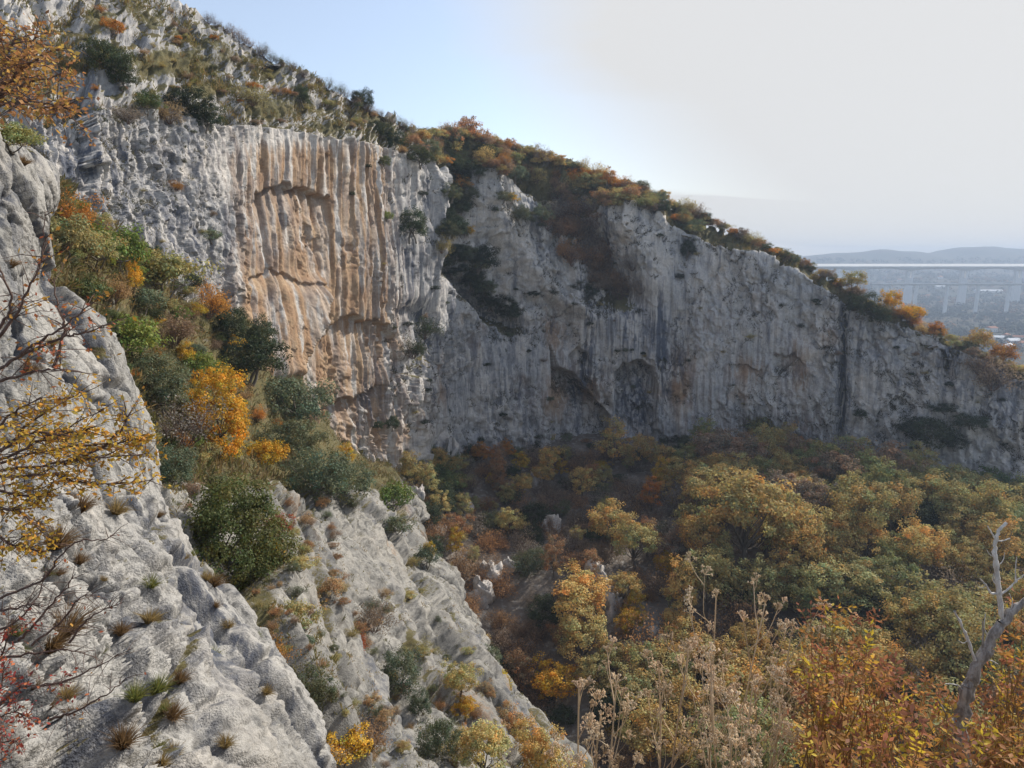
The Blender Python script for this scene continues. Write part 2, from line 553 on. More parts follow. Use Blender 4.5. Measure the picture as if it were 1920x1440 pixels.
    org = np.clip(org * (0.75 + 0.8 * fbm(s / 5, h / 9, 3, 71)), 0, 1)
    band = sstep(380, 460, px) * sstep(800, 690, px) * sstep(235, 300, py) * sstep(900, 820, py)
    org = np.clip(np.maximum(org, band * (.62 + 1.1 * fbm((S + .3 * wx) / 3.2, Hh / 60, 3, 69))), 0, 1)
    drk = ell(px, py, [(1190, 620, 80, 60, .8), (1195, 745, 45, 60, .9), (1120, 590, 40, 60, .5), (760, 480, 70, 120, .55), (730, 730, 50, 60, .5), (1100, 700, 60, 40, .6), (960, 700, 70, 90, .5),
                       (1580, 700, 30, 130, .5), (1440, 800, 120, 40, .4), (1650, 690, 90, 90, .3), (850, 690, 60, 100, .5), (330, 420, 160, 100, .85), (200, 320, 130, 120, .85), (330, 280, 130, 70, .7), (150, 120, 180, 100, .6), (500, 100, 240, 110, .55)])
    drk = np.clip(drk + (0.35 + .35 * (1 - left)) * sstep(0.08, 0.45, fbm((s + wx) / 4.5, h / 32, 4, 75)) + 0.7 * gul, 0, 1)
    org = np.clip(org + .45 * (1 - left) * sstep(.18, .5, fbm((s + wx) / 11, h / 13, 3, 73)) * sstep(480, 600, py), 0, 1)
    up = NN[..., 2]
    turf = sstep(0.45, 0.85, up) * 0.5 + slope * (0.34 + 0.55 * fbm(s / 9, h / 4, 3, 81))
    turf = turf + 0.6 * gul * sstep(0.1, .5, up)
    turf = np.maximum(turf, slope * sstep(800, 860, px) * 0.95)
    turf = np.maximum(turf, ell(px, py, [(330, 120, 110, 34, .95), (400, 160, 60, 24, .95), (500, 205, 70, 28, .9), (620, 236, 60, 18, .8), (180, 40, 40, 60, .7), (690, 215, 60, 30, .7)]) * slope)
    turf = np.clip(turf, 0, 1) * np.where(sstep(0, 30, np.arange(P.shape[0], dtype=float))[:, None] < 0.2, 1, 1)
    pale = ell(px, py, [(925, 350, 25, 60, .8), (955, 460, 40, 60, .9), (1010, 530, 50, 40, .6), (840, 480, 18, 35, .9), (880, 470, 14, 30, .8), (1190, 440, 60, 70, .8), (1240, 520, 60, 60, .5), (1350, 540, 70, 60, .6), (1420, 570, 40, 50, .7),
                        (1540, 660, 40, 60, .8), (1640, 700, 50, 60, .6), (1720, 720, 60, 50, .7), (1850, 720, 40, 40, .6), (1650, 570, 30, 40, .5), (1080, 640, 30, 50, .6), (1130, 720, 25, 50, .7), (810, 700, 30, 50, .5), (820, 810, 40, 30, .6), (700, 850, 50, 30, .4), (560, 600, 40, 60, .7),
                        (400, 300, 60, 60, .4), (1780, 850, 70, 50, .6), (1900, 800, 60, 60, .5), (640, 300, 60, 60, .3)])
    pale = np.clip(pale * (0.8 + fbm(S / 4, Hh / 9, 3, 77)) + .75 * sstep(.05, .45, fbm((S + wx) / 6, Hh / 13, 4, 79)), 0, 1)
    crk = np.maximum(.6 * sstep(.05, .005, e1), .5 * sstep(.06, .01, e2)) * (1 - .6 * fl) * gate
    drk = np.clip(drk + .75 * crk * (1 - .5 * left), 0, 1)
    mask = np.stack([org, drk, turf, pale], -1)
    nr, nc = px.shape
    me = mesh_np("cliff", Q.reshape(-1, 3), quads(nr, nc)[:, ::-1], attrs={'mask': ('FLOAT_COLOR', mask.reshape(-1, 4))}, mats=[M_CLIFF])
    o = obj("limestone_cliff", me, kind="structure")
    return dict(P=Q, N=NN, px=px, py=py, wall=wall, gul=gul, s=s, h=h)


CL = build_cliff()

# ---------------------------------------------------------------- nearer rock: the vegetated ramp with its buttress, and the slab beside the viewer


def loft(rows, nr, nc):
    """rows: list of lists of (px, py, Y)."""
    C = np.array([[at(*p) for p in r] for r in rows])
    C = catmull(C, nr)
    C = catmull(np.swapaxes(C, 0, 1), nc)
    return np.swapaxes(C, 0, 1)


RAMP = [
    [(-200, 330, 30), (0, 340, 38), (60, 345, 43), (90, 350, 46), (120, 352, 52), (140, 360, 60), (150, 370, 70)],
    [(-150, 400, 28), (20, 400, 36), (80, 395, 43), (110, 390, 48), (150, 388, 56), (175, 390, 64), (190, 400, 72)],
    [(-100, 500, 26), (60, 490, 34), (160, 485, 44), (240, 480, 53), (310, 475, 64), (335, 480, 72), (350, 490, 80)],
    [(-100, 580, 25), (90, 570, 33), (220, 565, 46), (330, 560, 58), (440, 558, 74), (465, 562, 82), (480, 570, 90)],
    [(-50, 700, 24), (160, 695, 34), (300, 690, 48), (420, 690, 62), (540, 690, 83), (565, 695, 92), (580, 700, 100)],
    [(0, 810, 23), (210, 805, 32), (340, 800, 44), (470, 800, 60), (610, 805, 93), (635, 810, 102), (650, 815, 110)],
    [(50, 900, 22), (250, 890, 30), (390, 880, 40), (520, 875, 56), (690, 872, 94), (740, 890, 106), (760, 900, 116)],
    [(100, 950, 21), (280, 945, 27), (420, 945, 36), (560, 940, 50), (735, 930, 76), (770, 960, 86), (790, 1000, 98)],
    [(150, 1020, 19.5), (310, 1015, 24), (450, 1015, 32), (600, 1010, 45), (765, 1005, 68), (800, 1040, 80), (810, 1080, 94)],
    [(200, 1120, 18), (360, 1115, 22), (500, 1110, 29), (650, 1105, 41), (825, 1105, 60), (860, 1140, 70), (870, 1200, 84)],
    [(250, 1230, 16.5), (400, 1225, 19.5), (540, 1215, 26), (700, 1210, 37), (882, 1212, 53), (920, 1250, 62), (930, 1310, 76)],
    [(300, 1330, 15), (450, 1320, 18), (600, 1315, 23.5), (760, 1310, 33), (965, 1310, 46), (1000, 1350, 55), (1010, 1410, 68)],
    [(350, 1430, 13.5), (500, 1420, 16.5), (660, 1415, 21.5), (830, 1410, 30), (1045, 1410, 40), (1080, 1450, 48), (1090, 1510, 60)],
    [(400, 1560, 12.5), (560, 1560, 15), (720, 1560, 19), (900, 1560, 26), (1120, 1560, 35), (1150, 1600, 42), (1160, 1680, 54)],
]
SLAB = [
    [(-300, 160, 9.5), (-60, 225, 13), (10, 262, 16), (60, 285, 19), (60, 330, 23), (50, 380, 28)],
    [(-300, 260, 9), (0, 285, 13.5), (50, 292, 15.5), (92, 310, 18), (98, 340, 22), (90, 380, 27)],
    [(-300, 330, 8.5), (0, 350, 12.5), (60, 360, 14.5), (104, 365, 17.5), (100, 385, 21), (85, 420, 26)],
    [(-300, 430, 8), (0, 440, 11.5), (50, 450, 13.5), (88, 450, 17), (80, 460, 20), (60, 470, 26)],
    [(-300, 540, 7.5), (0, 540, 10.5), (50, 540, 12.5), (100, 540, 16.5), (95, 550, 20), (60, 560, 26)],
    [(-300, 640, 7), (0, 630, 9.8), (110, 625, 12.5), (205, 620, 16.5), (200, 630, 20), (150, 640, 26)],
    [(-300, 760, 6.6), (0, 750, 8.8), (130, 750, 11.5), (245, 750, 15.5), (240, 760, 19), (180, 770, 26)],
    [(-300, 920, 6), (0, 910, 7.6), (150, 910, 10.5), (290, 910, 15), (285, 920, 19), (220, 930, 25)],
    [(-300, 1060, 5.4), (0, 1040, 6.6), (190, 1040, 9.5), (365, 1035, 14.5), (360, 1050, 18), (300, 1060, 24)],
    [(-300, 1220, 4.6), (0, 1190, 5.6), (230, 1190, 8.5), (470, 1190, 14), (465, 1200, 17), (400, 1210, 22)],
    [(-300, 1340, 4), (0, 1320, 4.9), (260, 1310, 7.6), (560, 1300, 13.5), (560, 1320, 16), (500, 1330, 21)],
    [(-300, 1480, 3.4), (0, 1450, 4.3), (300, 1450, 6.8), (640, 1440, 12.5), (640, 1450, 15), (600, 1460, 20)],
    [(-300, 1700, 2.8), (0, 1650, 3.6), (320, 1650, 5.6), (700, 1650, 10.5), (700, 1660, 13), (680, 1670, 18)],
]


def arcs(P):
    du = np.linalg.norm(np.diff(P, axis=1), axis=-1)
    dv = np.linalg.norm(np.diff(P, axis=0), axis=-1)
    a = np.concatenate([np.zeros((P.shape[0], 1)), np.cumsum(du, 1)], 1)
    b = np.concatenate([np.zeros((1, P.shape[1])), np.cumsum(dv, 0)], 0)
    return a, b


def build_ramp():
    P = loft(RAMP, 460, 380)
    N = grid_normals(P)
    if N[300, 200, 2] < 0:
        N = -N
    px, py = proj(P)
    a = P[..., 0] * 0.8 + P[..., 1] * 0.6
    b = P[..., 2] * 1.2 + P[..., 1] * 0.3
    rock = sstep(870, 960, py + 40 * fbm(a / 8, b / 8, 3, 3))        # bare rock below the shrubs
    wv = 1.2 * fbm(a / 6, b / 6, 3, 91)
    d = 1.6 * fbm(a / 9, b / 9, 3, 93)
    ux, uy = a + 0.35 * b + wv, b - 0.25 * a + wv
    b1, e1 = facets(ux / 3.3 + .5 * fbm(a / 2, b / 3, 2, 89), uy / 9.0, 5)
    b2, e2 = facets(ux / 1.5, uy / 4.4, 9)
    b3, e3 = facets(ux / .45, uy / .8, 15)
    d += rock * (1.0 * b1 + .42 * b2 + .16 * b3 + 0.8 * fbm(ux / 3.6, uy / 16, 3, 95, ridged=True) + .25 * fbm(ux / .9, uy / 4, 2, 97, ridged=True)
                 - .7 * sstep(.12, 0, e1) - .3 * sstep(.12, 0, e2))
    d += 0.22 * fbm(a / 1.1, b / 1.3, 4, 99, gain=.58)
    e = np.linspace(0, 1, P.shape[1])[None, :] + 0 * px
    d *= sstep(0, .08, e)
    Q = P + N * d[..., None]
    NN = grid_normals(Q)
    if NN[300, 200, 2] < 0:
        NN = -NN
    turf = np.clip((1 - rock) * 0.85 + sstep(.6, .95, NN[..., 2]) * .45 + .55 * fbm(a / 2.2, b / 2.2, 4, 103) + .25 * sstep(.15, 0, e1) - 0.1, 0, 1)
    org = np.clip(0.35 * sstep(.1, .5, fbm(a / 5, b / 7, 3, 105)), 0, 1)
    drk = np.clip(0.5 * sstep(.05, .5, fbm(a / 3, b / 8, 3, 107)), 0, 1)
    mask = np.stack([org, drk, turf, np.clip(.6 * b2, 0, .6) * rock], -1)
    nr, nc = px.shape
    me = mesh_np("buttress", Q.reshape(-1, 3), quads(nr, nc), attrs={'mask': ('FLOAT_COLOR', mask.reshape(-1, 4))}, mats=[M_MID])
    obj("rocky_hillside", me, kind="structure")
    return dict(P=Q, N=NN, px=px, py=py, rock=rock)


def build_slab():
    P = loft(SLAB, 560, 460)
    N = grid_normals(P)
    if N[300, 150, 0] < 0:
        N = -N
    px, py = proj(P)
    a, b = px * .009 + .30 * P[..., 1], -py * .009 + .05 * P[..., 1]      # nearer rock shows finer joints
    # tilted coordinate: joints run from upper left to lower right
    ja, jb = a * 0.86 + b * 0.51, b * 0.86 - a * 0.51
    wv = 0.45 * fbm(a / 2, b / 2, 3, 111)
    d = 0.45 * fbm(ja / 2.4, jb / 5.0, 3, 113)
    ux, uy = ja + .7 * wv, jb + wv
    b1, e1 = facets(ux / 1.7, uy / 6.0, 7)
    b2, e2 = facets(ux / .62, uy / 2.6, 13)
    b3, e3 = facets(ux / .17, uy / .42, 19)
    low = sstep(880, 1150, py) * sstep(420, 250, px)
    top = 1 - sstep(480, 560, py)
    bl = 1 - .6 * top
    d += bl * (0.38 * b1 + .13 * b2 + (.03 + .06 * low) * b3) + 0.16 * fbm(ux / .9, uy / 3.6, 3, 115, ridged=True)
    d -= bl * (.42 * sstep(.08, 0, e1) + .20 * sstep(.09, 0, e2) + .05 * sstep(.10, 0, e3))
    edge = np.linspace(0, 1, P.shape[1])[None, :] + 0 * px
    edge = np.exp(-((edge - .58) / .12) ** 2) * sstep(700, 1000, py)
    b4, e4 = facets(ja / 1.1 + .3 * wv, jb / 1.9, 23)
    d += edge * (.35 * b4 - .2 * sstep(.1, 0, e4))
    grv = np.zeros_like(px)
    for pts, wd, dep in [([(118, 605), (135, 700), (148, 790)], 9, .30), ([(270, 985), (285, 1060), (300, 1150), (305, 1260), (292, 1380)], 11, .40), ([(40, 620), (55, 720)], 8, .2), ([(190, 1040), (205, 1120)], 9, .2),
                         ([(30, 480), (15, 400)][::-1], 6, .12), ([(60, 300), (88, 350), (92, 420)], 5, .10), ([(160, 640), (215, 700)], 6, .12)]:
        k = np.exp(-((px - np.interp(py, [q[1] for q in pts], [q[0] for q in pts]) - 6 * wv) / wd) ** 2) * sstep(pts[0][1] - 15, pts[0][1] + 15, py) * sstep(pts[-1][1] + 15, pts[-1][1] - 15, py)
        grv = np.maximum(grv, k)
        d -= dep * k
    d += 0.05 * fbm(ux / .22, uy / 1.1, 3, 119, ridged=True)
    d += (0.03 + 0.14 * low) * fbm(a / .35, b / .35, 4, 121, gain=.6)
    d += 0.05 * fbm(ja / .16, jb / .5, 3, 129, ridged=True) + 0.02 * fbm(a / .07, b / .07, 2, 123)
    # the smooth dark panel on the lower right of the slab
    pan = ell(px, py, [(380, 1230, 60, 120, 1.0), (340, 1130, 30, 60, .8)])
    d = d * (1 - 0.35 * pan) - 0.30 * pan
    Q = P + N * d[..., None]
    NN = grid_normals(Q)
    if NN[300, 150, 0] < 0:
        NN = -NN
    crk = np.maximum(sstep(.16, .02, e1), .6 * sstep(.16, .02, e2))
    turf = np.clip(.45 * grv + sstep(.72, .95, NN[..., 2]) * .4 + .5 * crk * sstep(0, .4, fbm(a / 1.2, b / 1.2, 3, 125)) - 0.05, 0, 1)
    drk = np.clip(.75 * pan + .9 * crk + .7 * grv + .35 * sstep(.1, .5, fbm(ja / 1.0, jb / 4, 3, 127)), 0, 1)
    drk = drk * 0.85
    mask = np.stack([0 * drk, drk, turf, np.clip(.7 * b2 + .3 * b1, 0, .7)], -1)
    nr, nc = px.shape
    me = mesh_np("slab", Q.reshape(-1, 3), quads(nr, nc), attrs={'mask': ('FLOAT_COLOR', mask.reshape(-1, 4))}, mats=[M_NEAR])
    obj("rock_slab_terrain", me, kind="structure")
    return dict(P=Q, N=NN, px=px, py=py, crk=np.maximum(crk, grv))


RA = build_ramp()
SL = build_slab()

# ---------------------------------------------------------------- valley floor, near ground, far land
vc = [(740, 905, 112), (850, 848, 138), (1000, 842, 150), (1100, 826, 154), (1250, 826, 153), (1400, 838, 150), (1560, 858, 144), (1700, 892, 138), (1920, 972, 128),
      (800, 1000, 104), (900, 1000, 112), (1100, 1000, 113), (1390, 1000, 110), (1700, 1020, 106), (1920, 1060, 104),
      (900, 1150, 92), (1100, 1150, 92), (1300, 1200, 88), (1600, 1200, 86), (1900, 1200, 86), (1000, 1330, 80), (1200, 1350, 74), (1500, 1350, 74), (1900, 1350, 72), (1300, 1440, 68)]
vp = [at(*p) for p in vc] + [np.array(q, float) for q in [(0, 55, -57), (60, 50, -57), (-20, 75, -52), (120, 60, -59), (150, 120, -57), (-34, 100, -38), (210, 100, -62), (200, 50, -62), (-10, 175, -38), (140, 175, -50)]]
vz = tps([(p[0], p[1]) for p in vp], [p[2] for p in vp])


def valley_z(x, y):
    x, y = np.asarray(x, float), np.asarray(y, float)
    return vz(x, y) + 1.3 * fbm(x / 14, y / 14, 4, 131) + 0.9 * fbm(x / 4, y / 4, 3, 133, ridged=True) * 0.5


def ground_material(name, cols, sc=1.0):
    t = NT(name)
    pos = t.n('ShaderNodeNewGeometry').outputs['Position']
    a = t.noise(pos, 0.12 * sc, 4, 0.6)
    b = t.noise(pos, 1.1 * sc, 5, 0.65)
    c = t.mix(t.range(a, 0.38, 0.62), cols[0], cols[1])
    c = t.mix(t.math('MULTIPLY', t.range(b, 0.5, 0.68), 0.8), c, cols[2])
    bsdf = t.n('ShaderNodeBsdfPrincipled', {'Base Color': c, 'Roughness': 0.95, 'Specular IOR Level': 0.1})
    bp = t.n('ShaderNodeBump', {'Height': b, 'Strength': 0.6, 'Distance': 0.4 / sc})
    t.t.links.new(bp.outputs[0], bsdf.inputs['Normal'])
    t.t.links.new(bsdf.outputs[0], t.out.inputs[0])
    return t.m


M_FLOOR = ground_material("leaf_littered_scree", ((0.14, 0.115, 0.095), (0.19, 0.165, 0.145), (0.30, 0.29, 0.28)))
M_SOIL = ground_material("dry_soil", ((0.11, 0.085, 0.05), (0.16, 0.125, 0.075), (0.28, 0.26, 0.22)), 4.0)
M_FAR = ground_material("far_woodland_ground", ((0.03, 0.036, 0.024), (0.06, 0.045, 0.028), (0.05, 0.055, 0.03)), 0.05)

gx, gy = np.meshgrid(np.linspace(-45, 230, 330), np.linspace(38, 172, 190))
me = mesh_np("valley", np.stack([gx, gy, valley_z(gx, gy)], -1).reshape(-1, 3), quads(*gx.shape), mats=[M_FLOOR])
obj("valley_ground", me, kind="structure")


def near_z(x, y):
    x, y = np.asarray(x, float), np.asarray(y, float)
    z = np.minimum(-1.7, -0.835 * y - 0.45)
    z = np.where(y > 6, -5.46 - 1.0 * (y - 6), z)
    return z + 0.10 * fbm(x / 1.2, y / 1.2, 3, 141) * sstep(0.5, 2, np.abs(y)) + 0.02 * fbm(x / .2, y / .2, 3, 143)


gx, gy = np.meshgrid(np.linspace(-4, 46, 150), np.concatenate([np.linspace(-6, 8, 110), np.linspace(8.3, 62, 70)]))
me = mesh_np("near_ground", np.stack([gx, gy, near_z(gx, gy)], -1).reshape(-1, 3), quads(*gx.shape), mats=[M_SOIL])
obj("hillside_ground", me, kind="structure")


def far_z(x, y):
    x, y = np.asarray(x, float), np.asarray(y, float)
    z = -112 + 7 * fbm(x / 260, y / 260, 3, 151)
    z = z + 58 * sstep(1800, 2300, y + 120 * fbm(x / 500, y / 500, 2, 153)) * (0.65 + 0.6 * fbm(x / 420, y / 600, 3, 155)) * sstep(2100, 1500, x * 2200 / np.maximum(y, 1))
    r = np.exp(-((y - 3300) / 420) ** 2)
    top = 101 + 9 * np.sin(x / 300 + 0.6) + 9 * fbm(x / 200, y / 500, 3, 157) + 40 * sstep(2150, 2750, x)
    return z + r * top


gx, gy = np.meshgrid(np.linspace(-1800, 4200, 260), np.concatenate([np.linspace(185, 2600, 140), np.linspace(2620, 4000, 90)]))
zz = far_z(gx, gy)
zz = np.where(gy < 300, np.minimum(zz, -112), zz)
me = mesh_np("far_land", np.stack([gx, gy, zz], -1).reshape(-1, 3), quads(*gx.shape), mats=[M_FAR])
obj("far_hills", me, kind="structure")

# ---------------------------------------------------------------- plants: meshes
class MB:
    """Collects tubes and leaves; build() makes one mesh."""

    def __init__(self):
        self.v, self.q, self.t, self.c, self.n = [], [], [], [], 0

    def add(self, v, q=None, t=None, col=None):
        v = np.asarray(v, float).reshape(-1, 3)
        if q is not None and len(q):
            self.q.append(np.asarray(q, int) + self.n)
        if t is not None and len(t):
            self.t.append(np.asarray(t, int) + self.n)
        c = np.ones((len(v), 4))
        if col is not None:
            col = np.asarray(col, float)
            c[:, :3] = col[..., :3]
        self.c.append(c)
        self.v.append(v)
        self.n += len(v)

    def tube(self, pts, rad, sides=5, col=None):
        P = np.asarray(pts, float)
        rad = np.broadcast_to(np.asarray(rad, float), (len(P),))
        T = np.gradient(P, axis=0)
        T /= np.maximum(np.linalg.norm(T, axis=1, keepdims=True), 1e-9)
        ref = np.array([1.0, 0, 0]) if abs(T[0, 2]) > 0.9 else np.array([0, 0, 1.0])
        A = np.zeros_like(T)
        prev = np.cross(T[0], ref)
        for i in range(len(T)):
            prev = prev - (prev @ T[i]) * T[i]
            prev = prev / max(np.linalg.norm(prev), 1e-9)
            A[i] = prev
        B = np.cross(T, A)
        th = np.arange(sides) * 2 * math.pi / sides
        V = P[:, None] + rad[:, None, None] * (np.cos(th)[None, :, None] * A[:, None] + np.sin(th)[None, :, None] * B[:, None])
        k = len(P)
        i = np.arange(k - 1)[:, None] * sides
        j = np.arange(sides)[None, :]
        j2 = (j + 1) % sides
        q = np.stack([i + j, i + j2, i + sides + j2, i + sides + j], -1).reshape(-1, 4)
        self.add(V, q=q, col=col)

    def leaves(self, pos, nrm, size, rng, col=None, aspect=0.55, dirs=None):
        """Pointed leaf quads: base, side, tip, side."""
        pos, nrm = np.asarray(pos, float), np.asarray(nrm, float)
        n = len(pos)
        if n == 0:
            return
        nrm = nrm / np.maximum(np.linalg.norm(nrm, axis=1, keepdims=True), 1e-9)
        r = rng.normal(size=(n, 3)) if dirs is None else np.asarray(dirs, float)
        a = r - (r * nrm).sum(1, keepdims=True) * nrm
        a /= np.maximum(np.linalg.norm(a, axis=1, keepdims=True), 1e-9)
        b = np.cross(nrm, a)
        size = np.broadcast_to(np.asarray(size, float), (n,))[:, None]
        sag = -0.12 * size * nrm
        V = np.stack([pos, pos + a * size * .5 + b * size * aspect * .5 + sag * .3, pos + a * size + sag, pos + a * size * .5 - b * size * aspect * .5 + sag * .3], 1)
        q = np.arange(n * 4).reshape(n, 4)
        c = None if col is None else np.repeat(np.asarray(col, float).reshape(n, -1)[:, :3], 4, 0)
        self.add(V.reshape(-1, 3), q=q, col=c)

    def build(self, name, mat, smooth=False):
        if not self.v:
            return None
        V = np.concatenate(self.v)
        fs = []
        if self.q:
            fs.append(np.concatenate(self.q))
        if self.t:
            fs.append(np.concatenate(self.t))
        return mesh_np(name, V, fs, smooth=smooth, attrs={'tint': ('FLOAT_COLOR', np.concatenate(self.c))}, mats=[mat])


def leaf_material(name, use_object=True, trans=0.38):
    t = NT(name)
    tint = t.n('ShaderNodeAttribute', attribute_name='tint').outputs['Color']
    c = tint
    if use_object:
        oi = t.n('ShaderNodeObjectInfo')
        c = t.mix(1.0, oi.outputs['Color'], tint, 'MULTIPLY')
    d = t.n('ShaderNodeBsdfDiffuse', {'Color': c})
    tr = t.n('ShaderNodeBsdfTranslucent', {'Color': t.mix(0.35, c, t.mix(1.0, c, (1.25, 1.05, 0.5), 'MULTIPLY'))})
    ms = t.n('ShaderNodeMixShader', {0: trans, 1: d.outputs[0], 2: tr.outputs[0]})
    gl = t.n('ShaderNodeBsdfGlossy', {'Color': (1, 1, 1), 'Roughness': 0.6})
    m2 = t.n('ShaderNodeMixShader', {0: 0.012, 1: ms.outputs[0], 2: gl.outputs[0]})
    t.t.links.new(m2.outputs[0], t.out.inputs[0])
    return t.m


def bark_material(name, a, b, sc=6.0):
    t = NT(name)
    pos = t.n('ShaderNodeTexCoord').outputs['Object']
    n = t.noise(t.map(pos, (1, 1, .25)), sc, 5, .65)
    bsdf = t.n('ShaderNodeBsdfPrincipled', {'Base Color': t.mix(t.range(n, .35, .65), a, b), 'Roughness': 0.9, 'Specular IOR Level': 0.15})
    bp = t.n('ShaderNodeBump', {'Height': n, 'Strength': 0.6, 'Distance': 0.05})
    t.t.links.new(bp.outputs[0], bsdf.inputs['Normal'])
    t.t.links.new(bsdf.outputs[0], t.out.inputs[0])
    return t.m


M_LEAF = leaf_material("tree_foliage")
M_LEAFC = leaf_material("near_foliage", use_object=False, trans=0.45)
M_BARK = bark_material("grey_bark", (0.10, 0.085, 0.07), (0.20, 0.175, 0.15))
M_TWIG = bark_material("reddish_twig", (0.085, 0.055, 0.045), (0.15, 0.10, 0.085), 30.0)
M_DEAD = bark_material("bleached_wood", (0.42, 0.39, 0.37), (0.68, 0.65, 0.62), 40.0)
M_TRUNKD = bark_material("weathered_trunk", (0.20, 0.175, 0.16), (0.44, 0.40, 0.37), 40.0)
M_STRAW = leaf_material("dry_stalk", use_object=False, trans=0.2)


def unit(rng, n):
    v = rng.normal(size=(n, 3))
    return v / np.linalg.norm(v, axis=1, keepdims=True)


def crown_mesh(name, seed, rx=1.0, rz=0.85, zc=1.5, ncl=60, nlf=55, size=0.085, clr=0.25, lo=-0.45, lobes=0.35, droop=0.0):
    rng = np.random.RandomState(seed)
    dirs = unit(rng, ncl * 3)
    dirs = dirs[dirs[:, 2] > lo][:ncl]
    ph = rng.rand(6) * 6.28
    az = np.arctan2(dirs[:, 1], dirs[:, 0])
    lob = 1 + lobes * (0.5 * np.sin(2 * az + ph[0]) * (1 - dirs[:, 2] ** 2) + 0.4 * np.sin(3 * az + ph[1]) + 0.45 * np.sin(5 * dirs[:, 2] + ph[2]))
    rad = (0.35 + 0.65 * rng.rand(len(dirs)) ** 0.45) * lob
    C = dirs * rad[:, None] * np.array([rx, rx, rz])
    mb = MB()
    sub = unit(rng, len(C) * nlf)
    cr = np.repeat(clr * (0.65 + 0.7 * rng.rand(len(C))), nlf)[:, None]
    rr = rng.rand(len(sub), 1) ** 0.4
    pos = np.repeat(C, nlf, 0) + sub * cr * rr * np.array([1.1, 1.1, 0.72])
    pos[:, 2] -= droop * (np.hypot(pos[:, 0], pos[:, 1])) ** 2
    nrm = sub * 0.55 + np.repeat(dirs, nlf, 0) * 0.35 + np.array([0, 0, 0.45]) + 0.45 * rng.normal(size=sub.shape)
    tone = np.repeat(0.78 + 0.44 * rng.rand(len(C)), nlf) * (0.72 + 0.56 * rng.rand(len(sub)))
    hue = np.repeat(rng.normal(size=len(C)) * 0.10, nlf) + rng.normal(size=len(sub)) * 0.08
    col = np.stack([tone * (1 + hue), tone * (1 - 0.3 * hue), tone * (1 - hue)], 1)
    pos[:, 2] += zc
    mb.leaves(pos, nrm, size * (0.7 + 0.6 * rng.rand(len(pos))), rng, col=np.clip(col, 0.05, 2), aspect=0.62)
    return mb.build(name, M_LEAF), C + np.array([0, 0, zc])


def trunk_mesh(name, seed, C, zc, r0=0.075, nlimb=9, multi=1):
    rng = np.random.RandomState(seed)
    mb = MB()
    fork = zc * 0.45
    for k in range(multi):
        base = np.array([0.0, 0, -0.25]) + (rng.normal(size=3) * [0.12, 0.12, 0] if multi > 1 else 0)
        top = np.array([rng.normal() * .06, rng.normal() * .06, fork]) + (rng.normal(size=3) * [0.25, 0.25, 0.05] if multi > 1 else 0)
        mid = (base + top) / 2 + rng.normal(size=3) * 0.04
        mb.tube([base, mid, top], [r0, r0 * .85, r0 * .68], 6)
        for i in rng.choice(len(C), nlimb // multi + 1, replace=False):
            e = C[i]
            m = top * .5 + e * .5 + np.array([0, 0, -.10]) + rng.normal(size=3) * .06
            mb.tube([top - [0, 0, .05], m, e], [r0 * .5, r0 * .28, r0 * .08], 4)
    return mb.build(name, M_BARK, smooth=True)


def twig_mesh(name, seed, n=26, h=1.5, sp=0.9, r=0.014):
    """A leafless, many-stemmed bush: stems that fork twice."""
    rng = np.random.RandomState(seed)
    mb, tips = MB(), []

    def grow(p, d, ln, rad, lev):
        m = p + d * ln * .5 + rng.normal(size=3) * ln * .05
        e = p + d * ln + rng.normal(size=3) * ln * .08
        mb.tube([p, m, e], [rad, rad * .8, rad * .5], 3 if lev else 4)
        if lev < 2:
            for _ in range(rng.randint(3, 5)):
                t = .35 + .65 * rng.rand()
                nd = d + rng.normal(size=3) * .55 + [0, 0, .12]
                grow(p + (e - p) * t, nd / np.linalg.norm(nd), ln * (.38 + .3 * rng.rand()), rad * .5, lev + 1)
        else:
            tips.append(e)
    for k in range(n):
        a = rng.rand() * 6.28
        t = rng.rand() ** .6 * sp
        d = np.array([math.cos(a) * t, math.sin(a) * t, 1.0])
        d /= np.linalg.norm(d)
        grow(np.array([math.cos(a) * .08, math.sin(a) * .08, -.1]), d, h * (.45 + .4 * rng.rand()), r * (.7 + .6 * rng.rand()), 0)
    return mb.build(name, M_TWIG), np.array(tips)


def sparse_leaves(name, seed, tips, n, size, spread=.10):
    rng = np.random.RandomState(seed)
    i = rng.randint(0, len(tips), n)
    pos = tips[i] + rng.normal(size=(n, 3)) * spread
    tone = .7 + .6 * rng.rand(n, 1)
    mb = MB()
    mb.leaves(pos, rng.normal(size=(n, 3)) + [0, 0, .5], size * (.6 + .8 * rng.rand(n)), rng, col=np.repeat(tone, 3, 1))
    return mb.build(name, M_LEAF)


KIND = {}


def defkind(key, parts):
    KIND.setdefault(key, []).append(parts)


for s in range(4):
    c, C = crown_mesh("crown", 100 + s, 1.0, .85 + .08 * (s % 2), 1.45, 92, 66, .080, .21, -.55, .42)
    defkind('tree', [('crown', c), ('trunk', trunk_mesh("trunk", 110 + s, C, 1.45))])
for s in range(3):
    c, C = crown_mesh("crown", 130 + s, .85, 1.15, 1.6, 80, 55, .082, .22, -.7, .35)
    defkind('tall', [('crown', c), ('trunk', trunk_mesh("trunk", 140 + s, C, 1.6))])
for s in range(4):
    c, C = crown_mesh("foliage", 160 + s, 1.0, .66, .55, 60, 50, .10, .27, -.35, .42)
    defkind('bush', [('foliage', c), ('stem', trunk_mesh("stem", 170 + s, C, .6, .035, 9, 3))])
for s in range(3):
    c, C = crown_mesh("foliage", 190 + s, 1.0, .85, .75, 100, 70, .07, .24, -.6, .30)
    defkind('ever', [('foliage', c), ('stem', trunk_mesh("stem", 200 + s, C, .7, .05, 9, 2))])
